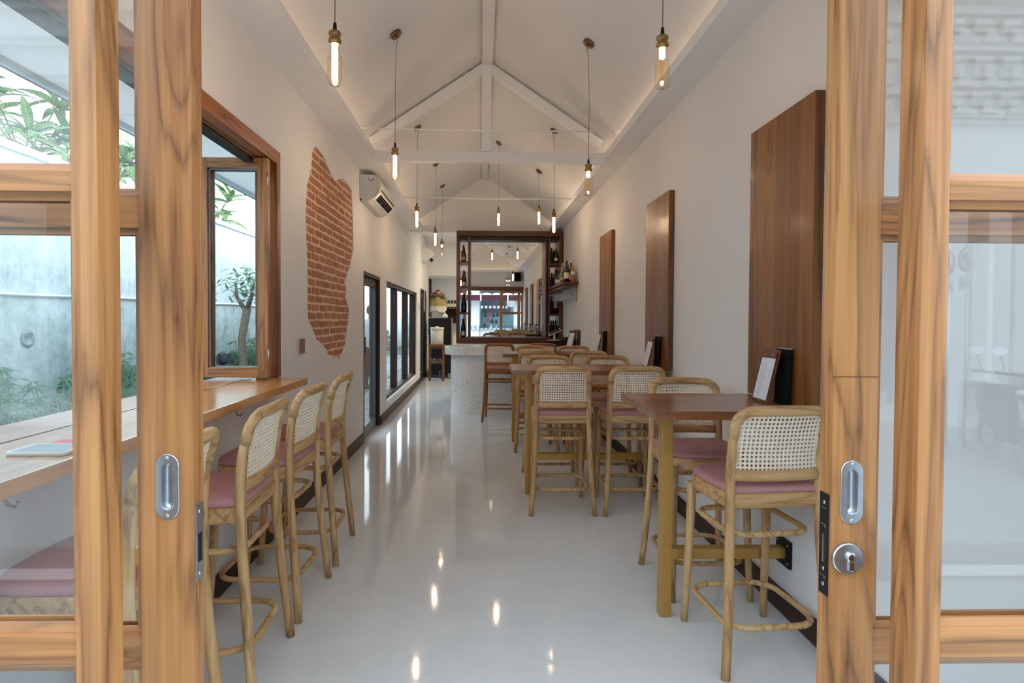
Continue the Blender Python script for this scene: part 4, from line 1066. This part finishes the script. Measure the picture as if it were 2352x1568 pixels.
o = MB().mat(plain('hole_mortar', (.25, .29, .29), .95, var=.4, scale=20)); o.lathe([(.07, 0), (.085, .004), (.06, .016), (.045, .006), (0, .005)], n=14, M=Matrix.Translation((-4.2, 5.33, 1.24)) @ Matrix.Rotation(pi / 2, 4, 'Y')); tag(o.obj('pipe_outlet'), 'round mortared patch in the boundary wall', 'patch')
# eave over the alley
ev = thing('eave', 'white soffit eave with a black gutter above the window', 'eave', (0, 0, 0), kind='structure')
B(plain('soffit_white', (.93, .94, .94), .7)).box(-2.18, -1.4945, .80, 26, 2.632, 2.66).obj('soffit', ev); B(plain('fascia_grey', (.45, .52, .55), .6)).box(-2.21, -2.18, .80, 26, 2.60, 2.78).obj('fascia', ev)
B(blackm).box(-2.30, -2.212, .80, 26, 2.635, 2.75, .01).obj('gutter', ev)
B(plain('roof_tile_grey', (.20, .20, .20), .8)).rings([[(-2.3, y, 2.76), (-1.2, y, 3.50), (-1.2, y, 3.55), (-2.3, y, 2.80)] for y in (.8, 26)], False).obj('roof_slope', ev)

# plants
def leafmat(name, a, b, midrib=None):
    t = NT(name); v = t.coords()
    c = t.ramp(t.noise(v, 3, 3), [(.3, a), (.7, b)])
    if midrib:
        tc = t.new('ShaderNodeTexCoord'); sp = t.new('ShaderNodeSeparateXYZ'); t.link(tc.outputs['Object'], sp.inputs[0])
        ax = t.math('ABSOLUTE', sp.outputs[0]); rib = t.math('LESS_THAN', ax, .004)
        vein = t.math('LESS_THAN', t.math('PINGPONG', t.math('SUBTRACT', t.math('MULTIPLY', sp.outputs[1], 55), t.math('MULTIPLY', ax, 45)), 1), .22)
        c = t.mix(t.math('MULTIPLY', t.math('MAXIMUM', rib, vein), .42), c, midrib)
    t.base(c, .5); t.p.inputs['Subsurface Weight'].default_value = 0
    tr = t.new('ShaderNodeBsdfTranslucent'); (t.link(c, tr.inputs[0])); mx = t.new('ShaderNodeMixShader'); mx.inputs[0].default_value = .35
    t.link(t.p.outputs[0], mx.inputs[1]); t.link(tr.outputs[0], mx.inputs[2]); t.link(mx.outputs[0], t.out.inputs[0]); return t.m
crot = leafmat('croton_leaf', srgb(58, 104, 52), srgb(104, 150, 74), srgb(206, 206, 104))
bamb = leafmat('bamboo_leaf', srgb(70, 108, 80), srgb(120, 158, 122))
barkm = plain('plant_stem', srgb(112, 100, 84), .9, var=.3, scale=30)
def leafmesh(L, W_, droop, mat):
    m = MB().mat(mat); n = 7; top = []
    for k in range(n + 1):
        u = k / n; w = W_ * sin(pi * min(1, .06 + u * .96)) ** .75; y = L * u; z = -droop * u * u * L
        top.append([(-w, y, z + w * .35), (0, y, z), (w, y, z + w * .35)])
    vs = [p for r in top for p in r] + [(x, y, z - .0025) for r in top for x, y, z in r]
    N = 3 * (n + 1); fs = []
    for k in range(n):
        for q in range(2):
            a = 3 * k + q; fs.append((a, a + 1, a + 4, a + 3)); fs.append((N + a + 1, N + a, N + a + 3, N + a + 4))
    m.add(vs, fs, True); return m.mesh('leaf')
cl_ = [leafmesh(.36, .052, .35, crot), leafmesh(.44, .046, .6, crot), leafmesh(.30, .05, .15, crot)]
def croton(x, y, z0, h, n, label, seed):
    r = random.Random(seed); t = thing('croton_bush', label, 'bush', (x, y, z0), group='broad leaved bushes over the wall')
    m = B(barkm); tips = []
    for k in range(9):
        a = k * 2.4 + r.uniform(-.3, .3); e = Vector((cos(a) * .30, sin(a) * .5, h * r.uniform(.15, 1.0)))
        m.tube([(0, 0, -3.3), (0, 0, -.1), e * .5 + Vector((0, 0, -.03)), e], [.022, .014, .010, .006], 6); tips.append(e)
    m.obj('stem', t)
    for k in range(n):
        e = tips[k % 9] - Vector((0, 0, r.uniform(0, .12)))
        o = bpy.data.objects.new('leaf', r.choice(cl_)); COL.objects.link(o); o.parent = t
        o.location = e; o.rotation_euler = (r.uniform(.1, 1.15), r.uniform(-.3, .3), k * 2.4 + r.uniform(-.3, .3)); s = r.uniform(.8, 1.2); o.scale = (s, s, s)
croton(-4.98, 4.95, 3.22, 0.55, 104, 'broad-leaved yellow-veined bush over the wall, the one nearest us', 1)
croton(-4.98, 6.3, 3.22, .62, 104, 'broad-leaved yellow-veined bush over the wall above the mortared patch', 2)
croton(-5.0, 7.75, 3.22, .55, 90, 'broad-leaved yellow-veined bush over the wall beside the door gap', 3)
croton(-5.0, 10.6, 3.1, .8, 63, 'broad-leaved yellow-veined bush over the wall seen in the folded window', 4)
canem = plain('bamboo_stem', srgb(112, 128, 84), .6, var=.2)
def bamboo(x, y, h, n, label, seed):
    r = random.Random(seed); t = thing('bamboo_clump', label, 'bamboo', (x, y, -.02), group='bamboo along the boundary wall')
    sm = B(canem); lm = B(bamb)
    for k in range(n):
        a = r.uniform(0, 6.28); d = Vector((cos(a) * r.uniform(.05, .2), sin(a) * r.uniform(.08, .32), h * r.uniform(.55, 1.05))); b = Vector((d.x * .3, d.y * .3, 0))
        sm.tube([b, (b + d) / 2 + Vector((0, 0, .06)), d], [.006, .005, .003], 5)
        for q in range(5):
            p = b.lerp(d, .35 + .16 * q)
            for w in range(7):
                M = Matrix.Translation(p) @ Matrix.Rotation(r.uniform(0, 6.28), 4, 'Z') @ Matrix.Rotation(r.uniform(-.9, .35), 4, 'X'); L = r.uniform(.08, .16)
                lm.add([(0, 0, 0), (-.009, L * .4, .004), (.009, L * .4, .004), (0, L, -.02)], [(0, 1, 3), (0, 3, 2)], False, M)
    sm.obj('stem', t); f = lm.obj('foliage', t); f['kind'] = 'stuff'
for k, (x, y, h) in enumerate(((-3.70, 3.45, .80), (-3.68, 4.30, .95), (-3.72, 5.05, .80), (-3.68, 5.80, .95), (-3.64, 6.55, .70), (-3.70, 7.45, .8), (-3.68, 8.95, 1.0), (-3.66, 9.8, 1.0), (-3.68, 10.7, .9))):
    bamboo(x, y, h * 1.12, 34, 'feathery bamboo clump at the foot of the boundary wall, %s' % ('nearest us', 'second from us', 'third from us', 'below the mortared patch', 'next to bare stones', 'left of the slim tree', 'just past the slim tree', 'second past the slim tree', 'deepest of the row')[k], 20 + k)
tt = thing('slim_tree', 'slim grey tree with a cropped leafy head in the alley', 'tree', (-3.45, 8.22, -.02))
B(barkm).tube([(0, 0, 0), (.03, .02, .6), (-.02, .06, 1.15), (.06, .05, 1.6)], [.075, .062, .055, .06], 9).obj('trunk', tt)
m = B(barkm); m.tube([(.05, .05, 1.55), (.16, .0, 1.8), (.2, -.05, 2.0)], [.04, .028, .015], 7); m.tube([(.05, .05, 1.55), (-.10, .1, 1.75), (-.13, .12, 1.95)], [.04, .026, .014], 7); m.obj('branch', tt)
lm = B(bamb); r = random.Random(77)
for k in range(150):
    p = Vector((.05 + r.gauss(0, .16), .03 + r.gauss(0, .16), 1.95 + r.gauss(0, .15))); M = Matrix.Translation(p) @ Matrix.Rotation(r.uniform(0, 6.28), 4, 'Z') @ Matrix.Rotation(r.uniform(-1, .6), 4, 'X'); L = r.uniform(.09, .16)
    lm.add([(0, 0, 0), (-.025, L * .45, .006), (.025, L * .45, .006), (0, L, -.01)], [(0, 1, 3), (0, 3, 2)], False, M)
lm.obj('foliage', tt)['kind'] = 'stuff'
gm_ = B(leafmat('grass_blade', srgb(80, 120, 70), srgb(120, 160, 90))); r = random.Random(5)
for k in range(900):
    x = -4.05 + abs(r.gauss(0, .22)); y = r.uniform(9, 22); h = r.uniform(.05, .16); a = r.uniform(0, 6.28); w = .012
    gm_.add([(x - w * cos(a), y - w * sin(a), -.02), (x + w * cos(a), y + w * sin(a), -.02), (x + r.uniform(-.05, .05), y + r.uniform(-.05, .05), h)], [(0, 1, 2)])
tag(gm_.obj('grass_strip'), 'thin grass growing along the foot of the boundary wall', 'grass', kind='stuff')

# ---- the person in the alley, seen from behind through the glass door
def person(loc, rz):
    t = thing('person', 'person with short dark hair, white shirt and maroon trousers standing in the alley', 'person', loc, rz)
    J = {'pel': ((0, 0, .93), .135), 'wai': ((0, .01, 1.08), .122), 'che': ((0, .015, 1.28), .150), 'nk': ((0, .0, 1.44), .060), 'hd0': ((0, .015, 1.52), .062), 'hd1': ((0, .02, 1.60), .092), 'hd2': ((0, .015, 1.68), .070)}
    E_ = [('pel', 'wai'), ('wai', 'che'), ('che', 'nk'), ('nk', 'hd0'), ('hd0', 'hd1'), ('hd1', 'hd2')]
    for s, q in ((-1, 'l'), (1, 'r')):
        J.update({'hip' + q: ((s * .09, 0, .88), .095), 'kne' + q: ((s * .095, .015, .48), .060), 'ank' + q: ((s * .10, -.02, .08), .040), 'toe' + q: ((s * .11, .12, .03), .035),
                  'sho' + q: ((s * .17, .0, 1.39), .062), 'elb' + q: ((s * .235, -.03, 1.12), .044), 'wri' + q: ((s * .245, .06, .90), .030), 'han' + q: ((s * .245, .085, .83), .036)})
        E_ += [('pel', 'hip' + q), ('hip' + q, 'kne' + q), ('kne' + q, 'ank' + q), ('ank' + q, 'toe' + q), ('che', 'sho' + q), ('sho' + q, 'elb' + q), ('elb' + q, 'wri' + q), ('wri' + q, 'han' + q)]
        for f in range(4):
            k0, k1 = 'f%d%s' % (f, q), 'g%d%s' % (f, q)
            J[k0] = ((s * (.243), .105 - .018 * f + .02, .775 + .004 * f), .0105); J[k1] = ((s * .236, .10 - .018 * f + .02, .742 + .006 * f), .0085); E_ += [('han' + q, k0), (k0, k1)]
        J['th' + q] = ((s * .225, .135, .815), .0105); J['ti' + q] = ((s * .222, .145, .785), .009); E_ += [('han' + q, 'th' + q), ('th' + q, 'ti' + q)]
    ks = list(J); me = bpy.data.meshes.new('body'); me.from_pydata([J[k][0] for k in ks], [(ks.index(a), ks.index(b)) for a, b in E_], [])
    o = bpy.data.objects.new('body', me); COL.objects.link(o)
    md = o.modifiers.new('s', 'SKIN'); md.use_smooth_shade = True; o.modifiers.new('u', 'SUBSURF').levels = 1
    for k, sv in zip(ks, me.skin_vertices[0].data): sv.radius = (J[k][1],) * 2; sv.use_root = (k == 'pel')
    dg = bpy.context.evaluated_depsgraph_get(); m2 = bpy.data.meshes.new_from_object(o.evaluated_get(dg)); bpy.data.objects.remove(o)
    for c in (('skin', srgb(112, 74, 54)), ('shirt_white', srgb(176, 176, 182)), ('trousers_maroon', srgb(62, 18, 28))): m2.materials.append(plain('person_' + c[0], c[1], .7, var=.06))
    for p in m2.polygons:
        c = p.center; arm = abs(c.x) > .19
        p.material_index = 0 if (c.z > 1.455 or (arm and c.z < 1.16 and c.z > .6) or c.z < .06) else (1 if c.z > .86 else 2); p.use_smooth = True
    b = bpy.data.objects.new('body', m2); COL.objects.link(b); b.parent = t
    hair = plain('dark_hair', (.018, .013, .011), .6)
    B(hair).rings([[((.098 * k) * cos(a), .008 + (.110 * k) * sin(a) * (1 if sin(a) < 0 else .82), z) for a in [2 * pi * q / 20 for q in range(20)]] for z, k in ((1.545, .80), (1.59, .99), (1.65, 1.02), (1.70, .86), (1.735, .5), (1.745, .1))], True).obj('hair', t)
    m = B(plain('shoe_dark', (.03, .028, .03), .5))
    for s in (-1, 1): m = B(plain('shoe_dark', (.03, .028, .03), .5)).prism([(s * .105 + .048 * cos(a), .045 + .13 * sin(a)) for a in [2 * pi * q / 16 for q in range(16)]], 0, .075, bev=.012); m.obj('shoe', t)
    for s in (-1, 1): B(plain('eye_dark', (.02, .02, .02), .3)).lathe([(0, -.008), (.008, 0), (0, .008)], (s * .033, .108, 1.615), 8).obj('eye', t)
    m = B(m2.materials[0]); m.rings([[(.012, .105, 1.60), (-.012, .105, 1.60), (-.012, .10, 1.575), (.012, .10, 1.575)], [(.004, .115, 1.60), (-.004, .115, 1.60), (-.008, .128, 1.575), (.008, .128, 1.575)]], True); m.obj('nose', t)
    return t
person((-2.27, 11.75, -.02), radians(-15))

# ================================================================== the street behind us
asph = plain('street_asphalt', (.25, .26, .27), .85, var=.15, scale=30)
o = B(asph).box(-30, 30, -40, .348, -.30, -.15).obj('ground_street'); tag(o, 'grey street in front of the entrance', 'street', kind='structure')
o = B(trimw).box(-20, 20, -1.75, -1.60, -.149, -.146).obj('road_line'); tag(o, 'white painted line along the street', 'road line')
bl = thing('shop_building', 'white shop building across the street with a carved frieze', 'building', (0, -6.5, -.15))
stw = plain('carved_stone', (.62, .60, .57), .85, var=.12, scale=8); wht = plain('shop_white', (.80, .82, .82), .7)
dk = plain('shop_interior', (.055, .075, .085), .8); teal = plain('shop_wall_teal', (.16, .26, .29), .8)
def sb(name, m, x0, x1, y0, y1, z0, z1, bev=0): return B(m).box(x0, x1, y0, y1, z0, z1, bev).obj(name, bl)
sb('back_wall', teal, -9, 14, -3.4, -3.2, 0, 4.4); sb('shop_floor', wht, -9, 14, -3.2, 0, 0, .12); sb('upper_wall', wht, -9, 14, -.3, 0, 3.4, 4.6)
sb('side_wall', wht, -9, -8.7, -3.2, 0, 0, 4.4); sb('side_wall', wht, 13.7, 14, -3.2, 0, 0, 4.4)
sb('pillar', wht, -.70, -.08, -.5, 0, .12, 3.4, .02); sb('pillar', wht, 1.62, 1.98, -.5, 0, .12, 3.4, .02)
for x in (3.6, 5.4, 6.95, 7.62, 8.3, 9.6, 11.2): sb('pillar', wht, x, x + .34, -.5, 0, .12, 3.4, .02)
sb('partition', dk, .0, .05, -3.2, -1.2, .12, 3.0); sb('counter', wht, -.05, 1.55, -1.4, -1.0, .12, 1.10, .01)
sb('shade_panel', dk, 5.7, 6.9, -1.3, -1.2, .12, 3.4); sb('shade_panel', dk, 7.25, 9.55, -1.3, -1.2, .12, 3.4); sb('shade_panel', dk, .05, 1.6, -3.18, -3.10, 1.9, 3.2)  # dark panels stand in for the shade deep between the pillars
z = 4.6
for k, (h, d) in enumerate(((.12, .10), (.30, .02), (.10, .14), (.42, .05), (.10, .18), (.14, .10), (.30, .04), (.10, .16), (.22, .08), (.12, .22))):
    sb('moulding', stw, -9, 14, -.3, d, z, z + h, .01)
    if h >= .3:
        for q in range(24):
            x = 2.6 + q * .42; c = sb('carved_block', stw, x, x + .27, d, d + .09, z + .05, z + h - .05, .02)
    z += h
aw_ = thing('awning', 'maroon awning with a scalloped white edge across the street', 'awning', (0, -5.4, 2.29))
mar = plain('awning_maroon', srgb(58, 6, 26), .8); whc = plain('awning_white', (.82, .82, .84), .8)
B(mar).rings([[(x, 0, .0), (x, 0, .26), (x, -1.05, .42), (x, -1.05, .40), (x, -.02, .24), (x, -.02, .0)] for x in (-4, 4.5)], False).obj('cloth', aw_)
for k in range(17):
    x = -4 + k * .5; pts = [(x + .02, .30)] + [(x + .25 - .23 * cos(pi * q / 8), .30 + .10 * sin(pi * q / 8)) for q in range(1, 8)] + [(x + .48, .30)]
    B(whc).prism(pts, 0, .02, M=Matrix(((1, 0, 0, 0), (0, 0, 1, .005), (0, 1, 0, -.03), (0, 0, 0, 1)))).obj('scallop', aw_)
for x in (-.05, 1.22): B(whc).box(x, x + .06, -.03, .03, -.02, .34).obj('strut', aw_)
lantm = NT('lantern_glow'); e_ = lantm.new('ShaderNodeEmission'); e_.inputs[0].default_value = (.95, .97, 1, 1); e_.inputs[1].default_value = 1.1; lantm.link(e_.outputs[0], lantm.out.inputs[0]); lantm = lantm.m
for k in range(7):
    l = thing('shop_lantern', 'small square white lantern under the awning, %s from the white pillar' % OR[k], 'lantern', (.04 + .205 * k, -6.9, 1.95), group='square lanterns in the shop')
    B(lantm).box(-.06, .06, -.06, .06, 0, .13, .01).obj('shade', l); B(blackm).tube([(0, 0, .13), (0, 0, 1.2)], .006, 5).obj('cord', l)
rg_ = random.Random(31); hm = (plain('hanging_dark', (.02, .025, .03), .7), plain('hanging_red', srgb(150, 50, 66), .7), plain('hanging_pale', (.7, .7, .62), .7))
for k, (x, z, s, c, nm) in enumerate(((.22, 1.60, .15, 0, 'black'), (.42, 1.66, .16, 1, 'red'), (.62, 1.60, .15, 0, 'black'), (.82, 1.62, .14, 0, 'black'), (.34, 1.36, .15, 1, 'red'), (.55, 1.30, .16, 0, 'black'), (.76, 1.28, .14, 0, 'black'), (.50, 1.00, .15, 2, 'pale'), (.76, 1.00, .11, 2, 'pale'), (.18, 1.10, .14, 0, 'black'))):
    b = thing('hanging_bag', '%s bag hanging in the shop, %s' % (nm, ('by the white pillar at the top', 'top middle', 'top, third along', 'top, fourth along', 'lower, under the top pair', 'in the very middle', 'lower row, far one', 'lowest and roundest', 'small one among black bags', 'lowest by the white pillar')[k]), 'bag', (x, -7.0, z), group='bags hanging in the shop')
    B(hm[c]).rings([[(s * .55 * q * cos(a), s * .3 * q * sin(a), s * zz) for a in [2 * pi * w / 14 for w in range(14)]] for zz, q in ((-.6, .7), (-.4, 1.0), (.1, .95), (.5, .6), (.6, .3))], True).obj('pouch', b)
    B(hm[c]).tube([(-.3 * s, 0, .5 * s), (-.1 * s, 0, 1.1 * s), (.1 * s, 0, 1.1 * s), (.3 * s, 0, .5 * s)], .008, 6).obj('strap', b)
sg = thing('round_sign', 'round pale backlit sign hanging in the shop front', 'sign', (1.44, -6.35, 2.20))
M = Matrix.Rotation(-pi / 2, 4, 'X'); B(lantm).lathe([(.19, .0), (.19, .05), (.0, .051)], n=32, M=M).obj('face', sg); B(trimw).lathe([(.20, -.03), (.20, .045), (.19, .048)], n=32, M=M, cap=False).obj('rim', sg); B(blackm).tube([(0, .0, .2), (0, 0, .40)], .008, 6).obj('hanger', sg)
def noparking(x, y, z, label):
    t = thing('no_parking_sign', label, 'traffic sign', (x, y, -.15), radians(100), group='no parking signs across the street'); z = (z + .15) / .62; t.scale = (.62,) * 3
    B(steel).tube([(0, -.03, 0), (0, -.03, z + .28)], .03, 10).obj('post', t)
    R_ = Matrix.Translation((0, 0, z)) @ Matrix.Rotation(-pi / 2, 4, 'X'); B(wht).lathe([(.25, -.01), (.25, 0), (0, .001)], n=32, M=R_).obj('disc', t)
    rd = plain('sign_red', srgb(190, 70, 80), .5); m = B(rd); m.lathe([(.25, .001), (.25, .006), (.215, .006), (.215, .001)], n=32, M=R_, cap=False)
    m.box(-.235, .235, -.02, .02, .004, .008, 0, R_ @ Matrix.Rotation(radians(45), 4, 'Z')); m.obj('red_ring', t)
    text('P', .34, .003, Matrix.Translation((0, .005, z)) @ Matrix.Rotation(pi, 4, 'Z') @ Matrix.Rotation(pi / 2, 4, 'X'), blackm, 'letter', t)
    B(wht).box(-.22, .22, -.008, 0, z - .62, z - .34, .004).obj('plate', t)
    m = B(blackm)
    for q in range(6): m.box(-.17 + .06 * q, -.13 + .06 * q, 0, .002, z - .52, z - .46)
    m.obj('plate_print', t)
noparking(6.05, -5.1, 2.22, 'no parking sign across the street, the one with the clear P'); noparking(5.81, -5.1, 2.16, 'no parking sign across the street, half hidden by the door stile')
def scooter(loc, rz, label, col):
    t = thing('scooter', label, 'scooter', loc, rz, 'scooters parked across the street'); rub = plain('tyre_rubber', (.02, .02, .02), .8); bd = plain('scooter_paint', col, .25)
    for y in (-.62, .62):
        m = B(rub); m.tube([(0, y + .20 * cos(a), .25 + .20 * sin(a)) for a in [2 * pi * k / 20 for k in range(20)]], .05, 8, closed=True); w = m.obj('wheel', t); m = B(steel); m.lathe([(.15, -.02), (.15, .02)], n=16, M=Matrix.Translation((0, y, .25)) @ Matrix.Rotation(pi / 2, 4, 'Y')); m.obj('rim', w)
    B(bd).rings([[(x * w, y, z0 + (x2 + 1) * .5 * h) for x, x2 in ((-1, -1), (1, -1), (1, .6), (.5, 1), (-.5, 1), (-1, .6))] for y, w, z0, h in ((-.80, .08, .62, .14), (-.5, .16, .42, .36), (-.1, .17, .38, .38), (.05, .13, .28, .12), (.35, .12, .28, .10))], True).obj('body', t)
    B(bd).rings([[(-.16, .36, .30), (.16, .36, .30), (.14, .44, .30), (-.14, .44, .30)], [(-.19, .40, .7), (.19, .40, .7), (.16, .50, .7), (-.16, .50, .7)], [(-.11, .32, 1.02), (.11, .32, 1.02), (.09, .42, 1.02), (-.09, .42, 1.02)]], False).obj('front_shield', t)
    B(blackp).rings([[(x * w, y, .78 + h * (x2 + 1) * .5) for x, x2 in ((-1, -1), (1, -1), (.8, 1), (-.8, 1))] for y, w, h in ((-.78, .09, .06), (-.4, .15, .09), (.0, .12, .07))], True).obj('seat', t)
    B(steel).tube([(0, .62, .25), (0, .48, .7), (0, .37, 1.0)], .03, 8).obj('fork', t); B(blackp).tube([(-.34, .26, 1.05), (-.12, .36, 1.03), (.12, .36, 1.03), (.34, .26, 1.05)], .018, 8).obj('handlebar', t)
    B(chrome).lathe([(.06, 0), (.055, .03), (0, .04)], n=14, M=Matrix.Translation((0, .49, .82)) @ Matrix.Rotation(-pi / 2, 4, 'X')).obj('headlight', t)
    for s in (-1, 1):
        m = B(blackp); m.tube([(s * .26, .30, 1.05), (s * .31, .30, 1.24)], .007, 6); st_ = m.obj('mirror_stem', t); B(chrome).rings([[(s * .32 + .07 * cos(a), .30 + k, 1.28 + .045 * sin(a)) for a in [2 * pi * q / 14 for q in range(14)]] for k in (0, .015)], False).obj('mirror_glass', st_)
    return t
s0 = scooter((5.9, -4.2, -.15), radians(20), 'parked scooter below the sign with the clear P', (.05, .06, .08))
for x, l in ((6.7, 'parked scooter second in the row across the street'), (7.45, 'parked scooter third in the row across the street'), (8.2, 'parked scooter fourth in the row across the street')):
    c = dup(s0, (x, -4.2 + .1 * sin(x), -.15), radians(16 + 6 * sin(x * 3)), l)
